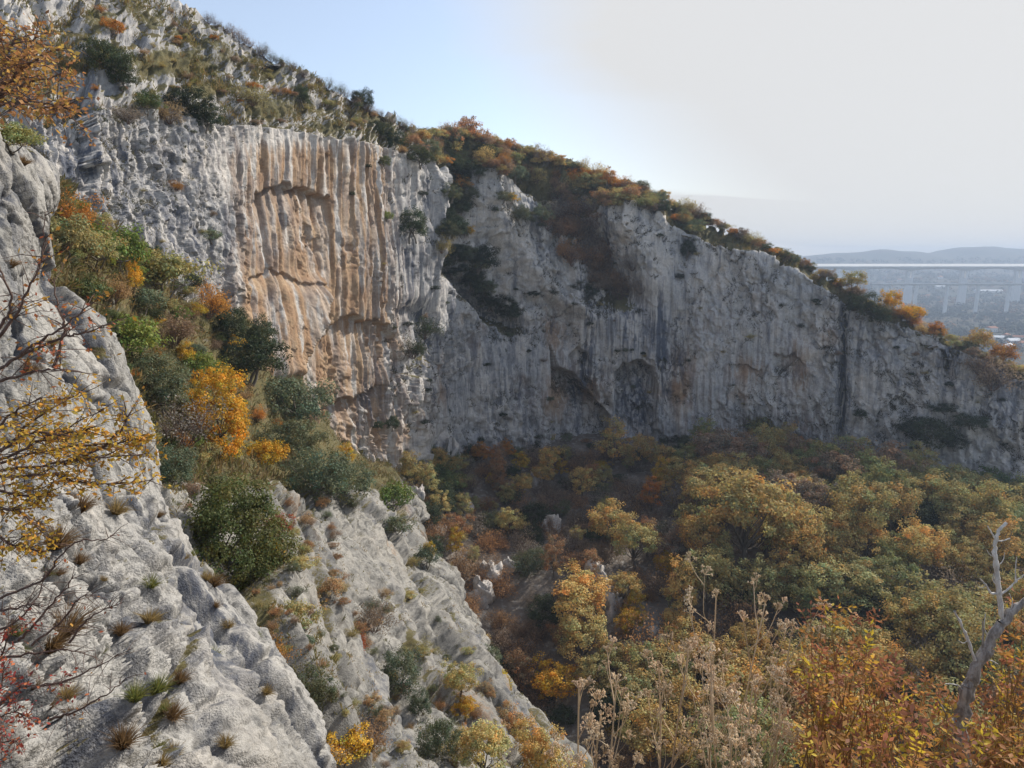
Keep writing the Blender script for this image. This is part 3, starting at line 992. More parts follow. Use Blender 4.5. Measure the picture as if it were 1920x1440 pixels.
for s in range(3):
    w_, tips = twig_mesh("stem", 220 + s)
    defkind('twig', [('stem', w_), ('foliage', sparse_leaves("foliage", 230 + s, tips, 1100, .075, .11))])
for s in range(2):
    w_, tips = twig_mesh("stem", 240 + s, 22, 1.4, 1.0, .013)
    defkind('thin', [('stem', w_), ('foliage', sparse_leaves("foliage", 245 + s, tips, 2600, .085, .13))])
c, C = crown_mesh("foliage", 301, 1.0, 1.02, .95, 260, 95, .050, .20, -.85, .30)
defkind('hero_green', [('foliage', c), ('stem', trunk_mesh("stem", 302, C, .9, .06, 14, 3))])
c, C = crown_mesh("crown", 303, 1.0, 1.0, 1.05, 170, 75, .062, .17, -.75, .35)
defkind('hero_gold', [('crown', c), ('trunk', trunk_mesh("trunk", 304, C, 1.0, .05, 14, 2))])

NAMES = {'tree': 'broadleaf_tree', 'tall': 'broadleaf_tree', 'bush': 'shrub', 'ever': 'evergreen_shrub', 'twig': 'bare_shrub', 'thin': 'thin_shrub',
         'hero_green': 'evergreen_tree', 'hero_gold': 'maple_tree'}
CATS = {'tree': 'tree', 'tall': 'tree', 'bush': 'shrub', 'ever': 'shrub', 'twig': 'shrub', 'thin': 'shrub', 'hero_green': 'tree', 'hero_gold': 'tree'}
PAL = {'gold': (.46, .345, .135), 'olive': (.36, .315, .135), 'greenolive': (.27, .27, .11), 'brown': (.27, .195, .14), 'grey': (.25, .22, .195), 'orange': (.44, .20, .04),
       'rust': (.34, .20, .105), 'yellow': (.46, .30, .03), 'amber': (.54, .32, .035), 'green': (.12, .15, .055), 'bright': (.15, .20, .045), 'dark': (.05, .068, .032), 'silver': (.12, .14, .085),
       'sage': (.125, .145, .085), 'tan': (.38, .26, .14), 'red': (.34, .085, .035), 'pine': (.035, .05, .026)}
PR = random.Random(5)


def plant(kind, loc, R, pal, label, group, zs=1.0, sink=0.0, name=None, lean=0.0):
    """A plant that stands at loc with a crown of radius R metres."""
    v = PR.choice(KIND[kind])
    e = bpy.data.objects.new(name or NAMES[kind], None)
    COL.objects.link(e)
    e.empty_display_size = 0.2
    e.location = (loc[0], loc[1], loc[2] - sink * R)
    e.rotation_euler = (lean * PR.uniform(-1, 1), lean * PR.uniform(-1, 1), PR.uniform(0, 6.28))
    k = R * PR.uniform(.94, 1.06)
    e.scale = (k, k * PR.uniform(.9, 1.1), k * zs * PR.uniform(.9, 1.12))
    e['label'] = label
    e['category'] = CATS[kind]
    if group:
        e['group'] = group
    b = PAL[pal]
    j = PR.uniform(.82, 1.2)
    hj = PR.uniform(-.09, .09)
    for nm, me in v:
        o = bpy.data.objects.new(nm, me)
        COL.objects.link(o)
        o.parent = e
        o.color = (b[0] * j * (1 + hj), b[1] * j, b[2] * j * (1 - hj), 1)
    return e


# ---------------------------------------------------------------- where things stand
for S in (CL, RA, SL):
    S['qx'], S['qy'] = proj(S['P'])


def hit(S, px, py, tol=3.5):
    d2 = (S['qx'] - px) ** 2 + (S['qy'] - py) ** 2
    near = d2 < tol * tol
    if near.any():
        dd = np.where(near, S['P'][..., 1], 1e9)
        i = np.unravel_index(np.argmin(dd), dd.shape)
    else:
        i = np.unravel_index(np.argmin(d2), d2.shape)
    return S['P'][i], S['N'][i]


def on_valley(px, py):
    Y = np.linspace(60, 168, 500)
    P = at(px, py, Y)
    below = P[:, 2] < valley_z(P[:, 0], P[:, 1])
    i = int(np.argmax(below)) if below.any() else len(Y) - 1
    return np.array([P[i, 0], P[i, 1], float(valley_z(P[i, 0], P[i, 1]))])


def put(S, kind, px, py, rpx, pal, label, group=None, zs=1.0, lift=None, sink=.12):
    """A plant whose crown centre sits near (px, py); its foot is on surface S a little below."""
    foot = {'tree': 1.25, 'tall': 1.4, 'bush': .45, 'ever': .65, 'twig': .7, 'thin': .7, 'hero_green': .85, 'hero_gold': .9}[kind] if lift is None else lift
    p, n = hit(S, px, py + rpx * foot * zs)
    R = rpx * p[1] / F
    p = p + np.array([n[0], n[1], 0]) * R * 0.25
    return plant(kind, p, R, pal, label, group, zs, sink=.45 if kind == 'hero_green' else sink)


CW = {'gold': 'golden', 'olive': 'olive', 'greenolive': 'green olive', 'brown': 'brown', 'grey': 'grey brown', 'orange': 'orange', 'rust': 'rust brown', 'yellow': 'yellow', 'dark': 'dark green', 'sage': 'grey green', 'amber': 'amber', 'tan': 'tan', 'green': 'green', 'bright': 'bright green', 'pine': 'deep green', 'silver': 'silvery', 'red': 'red'}
MARKS = {}


def mark(zone, loc, handle):
    MARKS.setdefault(zone, []).append((np.array(loc, float), handle))


def near_label(zone, what, loc, fallback, rel=("uphill of", "downhill of", "beside")):
    """what + where it stands against the closest landmark of its zone."""
    loc = np.array(loc, float)
    p, hnd = min(MARKS[zone], key=lambda m: np.linalg.norm(m[0] - loc))
    d = loc - p
    r = rel[0] if d[2] > max(1.2, .25 * np.hypot(d[0], d[1])) else rel[1] if d[2] < -max(1.2, .25 * np.hypot(d[0], d[1])) else rel[2]
    t = f"{what} {r} {hnd}"
    return t if len(t.split()) <= 16 else fallback


# ---------------------------------------------------------------- the vegetated ramp and the buttress
G_RAMP = "shrubs on the ramp under the ochre wall"
G_BUT = "shrubs on the rocky buttress"
for k, x, y, r, c, lab, zs in [
    ('thin', 128, 395, 36, 'orange', "rusty thin shrub at the head of the ramp beside the smooth slab", 1.1),
    ('bush', 112, 445, 42, 'olive', "olive shrub tucked behind the smooth slab's rounded shoulder", 1.2),
    ('bush', 165, 470, 36, 'olive', "olive shrub below the rusty shrub at the ramp's head", 1.2),
    ('bush', 215, 478, 42, 'bright', "fresh green shrub high on the ramp", 1.2),
    ('bush', 292, 508, 48, 'greenolive', "wide olive green shrub high on the ramp against the grey wall", 1.2),
    ('ever', 345, 522, 26, 'dark', "small dark evergreen shrub touching the foot of the grey wall", 1.3),
    ('tall', 250, 525, 20, 'amber', "slim bright orange sapling among green shrubs high on the ramp", 1.1),
    ('thin', 205, 540, 30, 'tan', "pale tan shrub with seed heads beside the slim orange sapling", 1.0),
    ('bush', 150, 545, 32, 'green', "dull green shrub over the edge of the smooth slab", 1.1),
    ('bush', 260, 565, 34, 'sage', "grey green shrub beneath the slim orange sapling", 1.0),
    ('thin', 385, 560, 34, 'orange', "thin orange shrub beside the small dark evergreen", 1.0),
    ('ever', 420, 602, 32, 'dark', "dark rounded evergreen shrub under the ochre wall", 1.2),
    ('bush', 428, 640, 20, 'yellow', "small yellow shrub at the foot of the dark rounded evergreen", 1.0),
    ('bush', 238, 640, 44, 'bright', "light green shrub leaning over the slab's edge", 1.1),
    ('thin', 318, 610, 40, 'brown', "brown dry shrub on the open turf of the ramp", .8),
    ('ever', 285, 695, 50, 'sage', "grey green evergreen shrub behind the slab, above the bare grey bush", 1.1),
    ('bush', 365, 682, 34, 'bright', "light green shrub between the evergreens in the middle of the ramp", 1.1),
    ('tall', 348, 662, 16, 'yellow', "slim yellow sapling beside the light green shrub on the ramp", 1.1),
    ('ever', 455, 660, 56, 'dark', "broad dark green evergreen pressed against the ochre wall", 1.0),
    ('ever', 482, 632, 24, 'dark', "pointed dark evergreen top rising against the ochre wall", 1.4),
    ('hero_gold', 405, 775, 62, 'amber', "large glowing orange yellow maple in the middle of the ramp", 1.15),
    ('ever', 545, 745, 56, 'sage', "grey green evergreen standing under the bright rock arete", 1.1),
    ('twig', 322, 790, 58, 'grey', "leafless grey bush with pale twigs beside the orange yellow maple", 1.0),
    ('ever', 295, 735, 44, 'sage', "grey green evergreen behind the leafless grey bush", 1.0),
    ('ever', 322, 868, 46, 'sage', "grey green evergreen below the leafless bush, beside the slab", 1.2),
    ('ever', 535, 815, 52, 'sage', "grey green evergreen downhill of the orange yellow maple", 1.0),
    ('bush', 492, 850, 34, 'yellow', "yellow green shrub between the maple and the buttress top", 1.1),
    ('ever', 590, 885, 60, 'sage', "wide grey green evergreen capping the buttress", .95),
    ('ever', 655, 892, 44, 'sage', "smaller grey green evergreen on the buttress top near the cave", 1.0),
    ('tall', 648, 848, 16, 'yellow', "slim yellow sapling behind the evergreens capping the buttress", 1.0),
    ('bush', 738, 930, 32, 'bright', "bright leaf green shrub on the tip of the buttress", 1.25),
    ('hero_green', 430, 968, 92, 'green', "large rounded green evergreen tree growing from the rocky slope", 1.15),
    ('bush', 522, 990, 18, 'red', "coral red shrub beside the large rounded evergreen tree", 1.7),
    ('bush', 508, 1035, 22, 'yellow', "yellow shrub under the coral red shrub", 1.3),
    ('thin', 366, 905, 22, 'brown', "brown dry shrub behind the large rounded evergreen", 1.0),
]:
    e = put(RA, k, x, y, r * 1.18, c, lab, G_RAMP, zs)
    mark('ramp', e.location, 'the ' + lab)
for k, x, y, r, c, lab, zs in [
    ('bush', 618, 1100, 27, 'tan', "tan shrub in the gully of the buttress", .9),
    ('bush', 540, 1155, 44, 'olive', "yellow olive shrub below the tan shrub on the buttress", 1.1),
    ('thin', 492, 1225, 48, 'orange', "thin orange shrub with dark twigs in a cleft of the rock", 1.0),
    ('ever', 592, 1285, 42, 'sage', "dark grey green evergreen under a rounded boulder face", 1.2),
    ('ever', 752, 1255, 40, 'silver', "silvery evergreen shrub on the middle of the buttress face", 1.3),
    ('ever', 785, 1310, 28, 'sage', "small evergreen shrub below the silvery evergreen", 1.3),
    ('ever', 822, 1375, 42, 'sage', "tall dark evergreen shrub low on the buttress", 1.6),
    ('tree', 858, 1265, 34, 'olive', "yellow olive tree leaning on the buttress crest", 1.2),
    ('tree', 866, 1315, 22, 'amber', "small orange yellow tree under the yellow olive tree", 1.0),
    ('ever', 912, 1222, 24, 'silver', "pale silvery shrub peeking over the buttress crest", 1.0),
    ('tree', 930, 1272, 28, 'yellow', "yellow tree just below the pale silvery shrub", 1.3),
    ('bush', 795, 1045, 26, 'silver', "grey green shrub high on the buttress crest", 1.2),
    ('tall', 808, 1030, 14, 'yellow', "slim yellow sapling behind the grey green crest shrub", 1.3),
    ('bush', 740, 985, 26, 'sage', "grey green shrub under the bright green one at the tip of the buttress", 1.1),
    ('thin', 664, 1205, 26, 'red', "rust red thin shrub on a rib of the buttress", 1.1),
    ('thin', 690, 1150, 40, 'brown', "brown dry shrub hanging in the dark hollow of the buttress", 1.0),
    ('bush', 560, 1055, 28, 'olive', "olive shrub on the rocks below the large evergreen tree", .8),
    ('bush', 640, 1400, 50, 'amber', "golden orange shrub at the foot of the rocky slope", .9),
    ('thin', 575, 1415, 52, 'tan', "thin yellowish shrub beside the golden orange shrub", 1.0),
    ('thin', 690, 1370, 40, 'rust', "reddish dry shrub above the golden orange shrub", 1.0),
    ('tree', 900, 1395, 56, 'gold', "golden tree on the lower edge of the buttress", 1.0),
    ('tree', 1000, 1385, 46, 'gold', "golden tree at the buttress foot above the dry umbels", 1.0),
    ('tree', 955, 1350, 40, 'tan', "tan tree between the two golden trees of the buttress foot", 1.0),
    ('tall', 868, 1378, 14, 'orange', "slim orange sapling beside the tall dark evergreen", 1.6),
    ('bush', 460, 1375, 28, 'yellow', "low yellow shrub on the rocks under the dark slab", .9),
    ('thin', 480, 1340, 26, 'tan', "thin straw coloured shrub on the rocks under the dark slab", 1.0),
    ('bush', 1020, 1440, 56, 'gold', "golden bush at the very foot of the slope", 1.0),
]:
    e = put(RA, k, x, y, r, c, lab, G_BUT, zs)
    mark('but', e.location, 'the ' + lab)
rng = np.random.RandomState(77)
n = 0
while n < 120:
    x, y = rng.uniform(330, 1010), rng.uniform(930, 1430)
    crest = np.interp(y, [930, 1000, 1100, 1210, 1310, 1410], [730, 760, 820, 878, 960, 1040])
    slab = np.interp(y, [930, 1035, 1190, 1300, 1440], [320, 410, 500, 590, 660])
    if x > crest - 4 or x < slab + 10 or rng.rand() < .3:
        continue
    k = rng.choice(['thin', 'bush', 'thin', 'ever'], p=[.45, .3, .1, .15])
    c = rng.choice(['olive', 'brown', 'tan', 'sage', 'rust'])
    lab = {'thin': "small thin dry shrub in a crack of the buttress", 'bush': "small leafy shrub rooted in the rock of the buttress", 'ever': "small evergreen cushion rooted in the rock of the buttress"}[k]
    e = put(RA, k, x, y, rng.uniform(7, 17), c, lab, G_BUT, .9)
    e['label'] = near_label('but', CW[c] + {'thin': ' wisp', 'bush': ' tuft', 'ever': ' cushion'}[k], e.location, lab)
    n += 1
n = 0
while n < 100:
    y = rng.uniform(380, 900)
    x0 = np.interp(y, [380, 480, 560, 690, 800, 900], [105, 110, 150, 225, 260, 300])
    x1 = np.interp(y, [380, 480, 560, 690, 800, 900], [140, 300, 430, 530, 600, 690])
    x = rng.uniform(x0, x1)
    k = rng.choice(['thin', 'bush', 'ever'], p=[.3, .4, .3])
    c = {'thin': ['brown', 'orange', 'tan', 'olive'], 'bush': ['olive', 'greenolive', 'yellow', 'bright'], 'ever': ['sage', 'dark', 'sage', 'green']}[k][rng.randint(4)]
    lab = {'thin': "low thin dry shrub filling a gap on the ramp", 'bush': "low leafy shrub filling a gap on the ramp", 'ever': "low evergreen shrub filling a gap on the ramp"}[k]
    e = put(RA, k, x, y, rng.uniform(12, 24), c, lab, G_RAMP, .9)
    e['label'] = near_label('ramp', CW[c] + {'thin': ' dry shrub', 'bush': ' shrub', 'ever': ' evergreen'}[k], e.location, lab)
    n += 1

# ---------------------------------------------------------------- shrubs on the cliff
G_CLIFF = "shrubs clinging to the cliff"
for k, x, y, r, c, lab, zs in [
    ('ever', 205, 112, 34, 'dark', "dark evergreen bush on the rocky slope above the wall", 1.1),
    ('ever', 228, 145, 22, 'dark', "smaller dark evergreen hanging below the dark bush", 1.1),
    ('ever', 345, 190, 36, 'pine', "deep green cushion tree at the lip of the wall", .9),
    ('ever', 385, 218, 30, 'pine', "deep green cushion spilling over the lip of the wall", 1.0),
    ('bush', 280, 195, 28, 'green', "olive green bush beside the deep green cushion tree", .9),
    ('thin', 318, 212, 26, 'tan', "brown thin bush between the olive bush and the deep green cushion", .8),
    ('thin', 240, 212, 24, 'grey', "grey thin bush left of the olive bush on the wall's lip".replace("left of", "next to"), .8),
    ('bush', 210, 55, 18, 'orange', "orange shrub in the crags above the dark evergreen bush", 1.1),
    ('ever', 566, 182, 18, 'dark', "dark evergreen on the grassy terrace over the ochre wall", 1.2),
    ('thin', 470, 175, 28, 'olive', "olive thin bush on the grassy terrace over the ochre wall", .9),
    ('bush', 478, 160, 10, 'orange', "tiny orange shrub on the grassy terrace over the ochre wall", 1.0),
    ('ever', 682, 186, 16, 'pine', "dark evergreen standing on the skyline of the crag", 1.4),
    ('ever', 668, 182, 11, 'pine', "smaller dark evergreen on the crag's skyline", 1.3),
    ('ever', 720, 300, 11, 'green', "small green tuft on the grey wall under the skyline", 1.3),
    ('ever', 725, 402, 12, 'bright', "small bright green cushion on the grey wall", 1.1),
    ('ever', 768, 422, 30, 'dark', "dark bush growing out of the grey wall", 1.0),
    ('ever', 715, 245, 20, 'dark', "dark evergreen below the skyline near the notch", 1.1),
    ('ever', 740, 262, 18, 'dark', "second dark evergreen below the skyline near the notch", 1.1),
    ('ever', 785, 292, 24, 'dark', "dark evergreen at the top of the gully", 1.0),
    ('ever', 808, 278, 18, 'sage', "grey green evergreen at the top of the gully", 1.1),
    ('bush', 860, 345, 24, 'orange', "orange crowned bush in the dark gully", .9),
    ('ever', 850, 305, 30, 'dark', "dark evergreen above the orange bush in the gully", 1.0),
    ('ever', 858, 385, 30, 'dark', "dark evergreen below the orange bush in the gully", 1.0),
    ('ever', 845, 425, 28, 'pine', "dark evergreen in the narrow of the gully", 1.0),
    ('ever', 900, 488, 30, 'pine', "dark evergreen in the lower gully against the pale pillar", 1.1),
    ('ever', 888, 525, 26, 'pine', "dark evergreen at the gully's mouth", 1.0),
    ('ever', 935, 562, 24, 'pine', "dark bush on the slanting ledge under the pale pillar", 1.0),
    ('ever', 958, 580, 22, 'pine', "dark bush at the lower end of the slanting ledge", 1.1),
    ('bush', 875, 432, 14, 'amber', "small amber shrub above the lower gully", .9),
    ('ever', 835, 490, 20, 'dark', "dark shrub on the block beside the gully", .8),
    ('thin', 828, 455, 22, 'olive', "olive thin shrub on the block beside the gully", .9),
    ('ever', 975, 402, 22, 'sage', "round grey green evergreen behind the pale pillar", 1.0),
    ('ever', 1014, 402, 18, 'sage', "second grey green evergreen behind the pale pillar", 1.2),
    ('ever', 942, 367, 16, 'sage', "small grey green evergreen near the pillar's tip", 1.0),
    ('bush', 962, 370, 12, 'yellow', "small yellow shrub near the pillar's tip", 1.1),
    ('ever', 964, 322, 22, 'sage', "grey green evergreen on the wooded slope above the pillar", .9),
    ('tall', 980, 298, 8, 'dark', "dark pointed tree on the wooded slope above the pillar", 1.3),
    ('ever', 1112, 548, 16, 'pine', "dark shrub on the grey wall below the brown couloir", .9),
    ('ever', 1002, 552, 12, 'pine', "small dark shrub on the slab below the pale pillar", .7),
    ('ever', 1288, 465, 13, 'pine', "dark narrow shrub in a cleft below the rim", 1.8),
    ('ever', 1732, 800, 46, 'dark', "large dark ivy bush on the lower wall", .9),
    ('ever', 1700, 800, 20, 'dark', "dark ivy bush beside the large ivy bush", .8),
    ('ever', 1792, 824, 22, 'pine', "round dark ivy bush next to the large ivy bush", .9),
    ('ever', 1815, 785, 30, 'dark', "dark green ivy patch above the round ivy bush", .6),
    ('ever', 1770, 760, 24, 'dark', "dark green ivy patch over the large ivy bush", .6),
    ('ever', 1612, 772, 14, 'dark', "small dark shrub below the grey dome of rock", .8),
    ('thin', 1862, 695, 34, 'brown', "brown leafless bush under the rim's golden trees", 1.1),
    ('thin', 1830, 680, 24, 'brown', "smaller brown leafless bush under the rim's golden trees", 1.0),
    ('ever', 1610, 568, 28, 'dark', "dark evergreen in the notch of the rim", 1.0),
    ('ever', 1650, 590, 18, 'dark', "dark evergreen under the golden tree of the rim", 1.0),
    ('bush', 1425, 795, 32, 'greenolive', "round olive green tree at the foot of the far wall", 1.0),
    ('thin', 330, 345, 14, 'orange', "small orange tuft on the grey wall", .9),
    ('bush', 395, 440, 20, 'sage', "grey green shrub in a pocket of the grey wall", .9),
    ('ever', 738, 790, 14, 'dark', "dark shrub under the cave's lip", 1.3),
    ('ever', 712, 795, 10, 'dark', "small dark shrub under the cave's lip", 1.2),
    ('thin', 790, 610, 30, 'dark', "dark scrubby bush on the shaded wall", .9),
    ('thin', 770, 650, 30, 'dark', "dark scrubby bush lower on the shaded wall", .9),
]:
    e = put(CL, k, x, y, r, c, lab, G_CLIFF, zs)
    mark('cliff', e.location, 'the ' + lab)


def slope_pts(n, x0, x1, rng, f0=0.0, f1=1.0):
    """Chart points between the skyline (0) and the wall's lip (1)."""
    out = []
    for _ in range(n):
        x = rng.uniform(x0, x1)
        sy = np.interp(x, [p[0] for p in SKYL], [p[1] for p in SKYL])
        ey = np.interp(x, [p[0] for p in EDGE], [p[1] for p in EDGE])
        out.append((x, sy + (ey - sy) * rng.uniform(f0, f1)))
    return out


rng = np.random.RandomState(9)
G_SLOPE, G_RIM = "autumn shrubs on the wooded slope above the far wall", "shrubs along the rim of the cliff"
for (x, y) in slope_pts(120, 770, 1330, rng, .02, 1.0):
    k = rng.choice(['bush', 'thin', 'ever', 'tree'], p=[.55, .26, .17, .02])
    c = rng.choice(['sage', 'dark']) if k == 'ever' else rng.choice(['rust', 'orange', 'brown', 'olive', 'gold', 'greenolive'], p=[.22, .13, .2, .2, .15, .1])
    lab = {'bush': "autumn coloured leafy shrub on the wooded slope above the far wall", 'thin': "thin brown shrub on the wooded slope above the far wall",
           'ever': "evergreen shrub on the wooded slope above the far wall", 'tree': "autumn coloured small tree on the wooded slope above the far wall"}[k]
    e = put(CL, k, x, y, rng.uniform(9, 19), c, lab, G_SLOPE, .95, lift=.1, sink=.45 if k == 'tree' else .15)
    e['label'] = near_label('cliff', CW[c] + {'thin': ' thin shrub', 'bush': ' shrub', 'ever': ' evergreen', 'tree': ' small tree'}[k], e.location, lab)
RIMS = []
for x in np.arange(800, 1915, 11.0):
    xx = x + rng.uniform(-5, 5)
    y = np.interp(xx, [p[0] for p in SKYL], [p[1] for p in SKYL])
    k = rng.choice(['bush', 'tree', 'thin', 'ever'], p=[.6, .02, .25, .13])
    c = 'sage' if k == 'ever' else rng.choice(['rust', 'orange', 'gold', 'olive', 'brown', 'amber'], p=[.2, .15, .25, .2, .15, .05])
    lab = {'bush': "autumn leafy shrub standing on the skyline of the far rim", 'tree': "small autumn tree standing on the skyline of the far rim",
           'thin': "thin brown shrub standing on the skyline of the far rim", 'ever': "evergreen shrub standing on the skyline of the far rim"}[k]
    e = put(CL, k, xx, y + 5, rng.uniform(9, 17), c, lab, G_RIM, .95, lift=.15, sink=.45 if k == 'tree' else .15)
    RIMS.append((e, c, k, lab))
for x, y, r, c, lab in [(1672, 560, 22, 'amber', "round golden tree on the rim in front of the viaduct pier"), (1722, 578, 22, 'amber', "taller golden tree on the rim beside the viaduct pier"),
                        (1750, 600, 18, 'orange', "orange tree on the rim downhill of the golden trees"), (1828, 632, 24, 'gold', "open golden tree on the rim above the village"),
                        (1880, 655, 24, 'orange', "orange brown tree on the rim above the village"), (1600, 515, 20, 'olive', "olive tree on the rim under the viaduct deck"),
                        (885, 246, 26, 'rust', "rust red tree on the highest point of the far rim"), (850, 254, 22, 'rust', "rust brown tree next to the rust red tree on the rim")]:
    e = put(CL, 'bush', x, y, r, c, lab, G_RIM, 1.25, lift=.5, sink=.1)
    e['category'] = 'tree'
    e.name = 'rim_tree'
    mark('cliff', e.location, 'the ' + lab)
for e, c, k, lab in RIMS:
    e['label'] = near_label('cliff', CW[c] + {'thin': ' thin skyline shrub', 'bush': ' skyline shrub', 'ever': ' skyline evergreen', 'tree': ' skyline tree'}[k], e.location, lab)
for x in np.arange(395, 800, 13.0):
    xx = x + rng.uniform(-6, 6)
    y = np.interp(xx, [p[0] for p in SKYL], [p[1] for p in SKYL])
    put(CL, 'twig', xx, y + 2, rng.uniform(8, 13), rng.choice(['grey', 'sage', 'brown']), "leafless grey shrub on the skyline of the near crag", G_RIM, 1.0, lift=.1)
G_CRAG = "shrubs scattered on the crags above the ochre wall"
for (x, y) in slope_pts(70, 90, 780, rng, .05, 1.0):
    if y < -20:
        continue
    k = rng.choice(['thin', 'bush', 'ever'], p=[.5, .35, .15])
    c = 'sage' if k == 'ever' else rng.choice(['olive', 'tan', 'brown', 'orange'], p=[.4, .2, .25, .15])
    lab = {'thin': "thin dry shrub among the crags above the ochre wall", 'bush': "low leafy shrub among the crags above the ochre wall", 'ever': "low evergreen shrub among the crags above the ochre wall"}[k]
    e = put(CL, k, x, y, rng.uniform(5, 11), c, lab, G_CRAG, .8, lift=.2)
    e['label'] = near_label('cliff', 'low ' + CW[c] + {'thin': ' dry shrub', 'bush': ' shrub', 'ever': ' evergreen'}[k], e.location, lab)
for i in range(70):
    t = rng.rand()
    x = np.interp(t, [0, .5, 1], [1050, 1105, 1160]) + rng.normal() * 26
    y = np.interp(t, [0, .5, 1], [380, 460, 545]) + rng.normal() * 14
    c = rng.choice(['brown', 'grey', 'rust'])
    e = put(CL, rng.choice(['thin', 'twig']), x, y, rng.uniform(13, 24), c, "brown leafless shrub in the couloir of the far wall", "shrubs in the brown couloir", 1.0)
    e['label'] = near_label('cliff', CW[c] + ' couloir shrub', e.location, "brown leafless shrub in the couloir of the far wall")
for i in range(48):
    t = rng.rand()
    x = np.interp(t, [0, .4, .7, 1], [868, 850, 880, 950]) + rng.normal() * 12
    y = np.interp(t, [0, .4, .7, 1], [270, 420, 520, 590]) + rng.normal() * 8
    c = rng.choice(['dark', 'pine', 'sage'])
    e = put(CL, 'ever', x, y, rng.uniform(12, 22), c, "dark evergreen shrub packed into the gully of the far wall", "shrubs packed in the gully", 1.0)
    e['label'] = near_label('cliff', CW[c] + ' gully shrub', e.location, "dark evergreen shrub packed into the gully of the far wall", ('above', 'below', 'beside'))
n = 0
G_FACE = "tufts of scrub on the wall faces"
while n < 95:
    x, y = rng.uniform(110, 1910), rng.uniform(230, 880)
    ey = np.interp(x, [p[0] for p in EDGE], [p[1] for p in EDGE])
    by = np.interp(x, [p[0] for p in BASE], [p[1] for p in BASE])
    if y < ey + 8 or y > by - 12 or ell(np.array(x), np.array(y), [(560, 480, 150, 170, 1), (650, 720, 70, 90, 1)]) > .4:
        continue
    k = rng.choice(['thin', 'ever'], p=[.55, .45])
    lab = {'thin': "little dry tuft of scrub on the bare wall", 'ever': "little dark evergreen tuft on the bare wall"}[k]
    c = rng.choice(['dark', 'pine', 'sage']) if k == 'ever' else rng.choice(['brown', 'olive', 'dark'])
    e = put(CL, k, x, y, rng.uniform(4, 9), c, lab, G_FACE, .7)
    e['label'] = near_label('cliff', 'little ' + CW[c] + ' tuft', e.location, lab, rel=('above', 'below', 'beside'))
    n += 1

# ---------------------------------------------------------------- valley wood
G_WOOD = "trees of the valley wood"
heroes = [
    ('tree', 1085, 1130, 60, 'gold', "large golden tree in the middle of the brown thicket"), ('tree', 1090, 1205, 56, 'gold', "large golden tree downhill of the other golden one in the thicket"),
    ('tree', 1180, 1175, 28, 'amber', "single bright golden tree on the grey scree"), ('tree', 1038, 1290, 46, 'amber', "rounded orange gold tree above the dry umbels"),
    ('tree', 1112, 1275, 34, 'olive', "pointed olive tree beside the rounded orange gold tree"), ('tree', 1205, 1310, 62, 'olive', "wide olive tree behind the dry umbels"),
    ('tree', 1400, 1000, 88, 'gold', "broadest golden tree of the wood"), ('tree', 1715, 1050, 46, 'gold', "rounded dull gold tree standing clear in the wood"),
    ('tree', 1600, 980, 60, 'olive', "broad olive tree uphill of the dark gap in the wood"), ('tree', 1750, 1200, 66, 'olive', "broad olive tree behind the reddish bush"),
    ('tree', 1500, 1130, 50, 'greenolive', "green olive tree in the lower wood"), ('tree', 1610, 1100, 48, 'olive', "olive tree below the dark gap in the wood"),
    ('tall', 1150, 850, 32, 'gold', "brownish gold tree just below the arched cave"), ('tall', 1200, 860, 28, 'gold', "golden tree at the head of the wood below the arched cave"),
    ('tree', 1290, 900, 40, 'gold', "golden tree at the upper edge of the wood"), ('tree', 1855, 925, 40, 'green', "green tree at the foot of the far wall's end"),
    ('tree', 1250, 1070, 26, 'amber', "small orange gold tree on the edge of the scree"), ('tree', 1145, 995, 46, 'gold', "golden tree above the pale outcrop"), ('tree', 1190, 1030, 44, 'olive', "olive gold tree beside the pale outcrop"),
    ('bush', 938, 968, 14, 'orange', "small pinkish orange shrub in the brown thicket"), ('tall', 1052, 885, 14, 'yellow', "small slim yellow tree on the upper scree"), ('tall', 920, 905, 12, 'yellow', "slim yellow sapling beside the green mound"),
    ('tall', 855, 1030, 20, 'yellow', "yellow tree just beyond the buttress crest"), ('tall', 888, 1050, 18, 'olive', "olive yellow tree beyond the buttress crest"), ('tree', 860, 1000, 26, 'rust', "reddish brown tree beyond the tip of the buttress"),
    ('ever', 800, 960, 34, 'dark', "dark evergreen beyond the tip of the buttress"), ('ever', 830, 930, 30, 'dark', "dark evergreen at the head of the thicket"),
    ('ever', 805, 850, 34, 'green', "green ivy mound at the foot of the wall"), ('ever', 830, 890, 36, 'green', "lower green ivy mound at the foot of the wall"), ('ever', 770, 880, 28, 'greenolive', "olive ivy mound at the cave's foot"),
]
taken = []
for k, x, y, r, c, lab in heroes:
    p = on_valley(x, y + r * .9)
    R = r * p[1] / F
    plant(k, p, R, c, lab, G_WOOD, 1.0)
    taken.append((p[0], p[1], R))
    mark('wood', p, 'the ' + lab)
rng = np.random.RandomState(23)
LW = {'tree': "broadleaf tree with a rounded crown in the valley wood", 'tall': "upright broadleaf tree in the valley wood", 'thin': "thin leafless looking tree in the valley wood", 'ever': "evergreen tree in the valley wood"}
n, tries = 0, 0
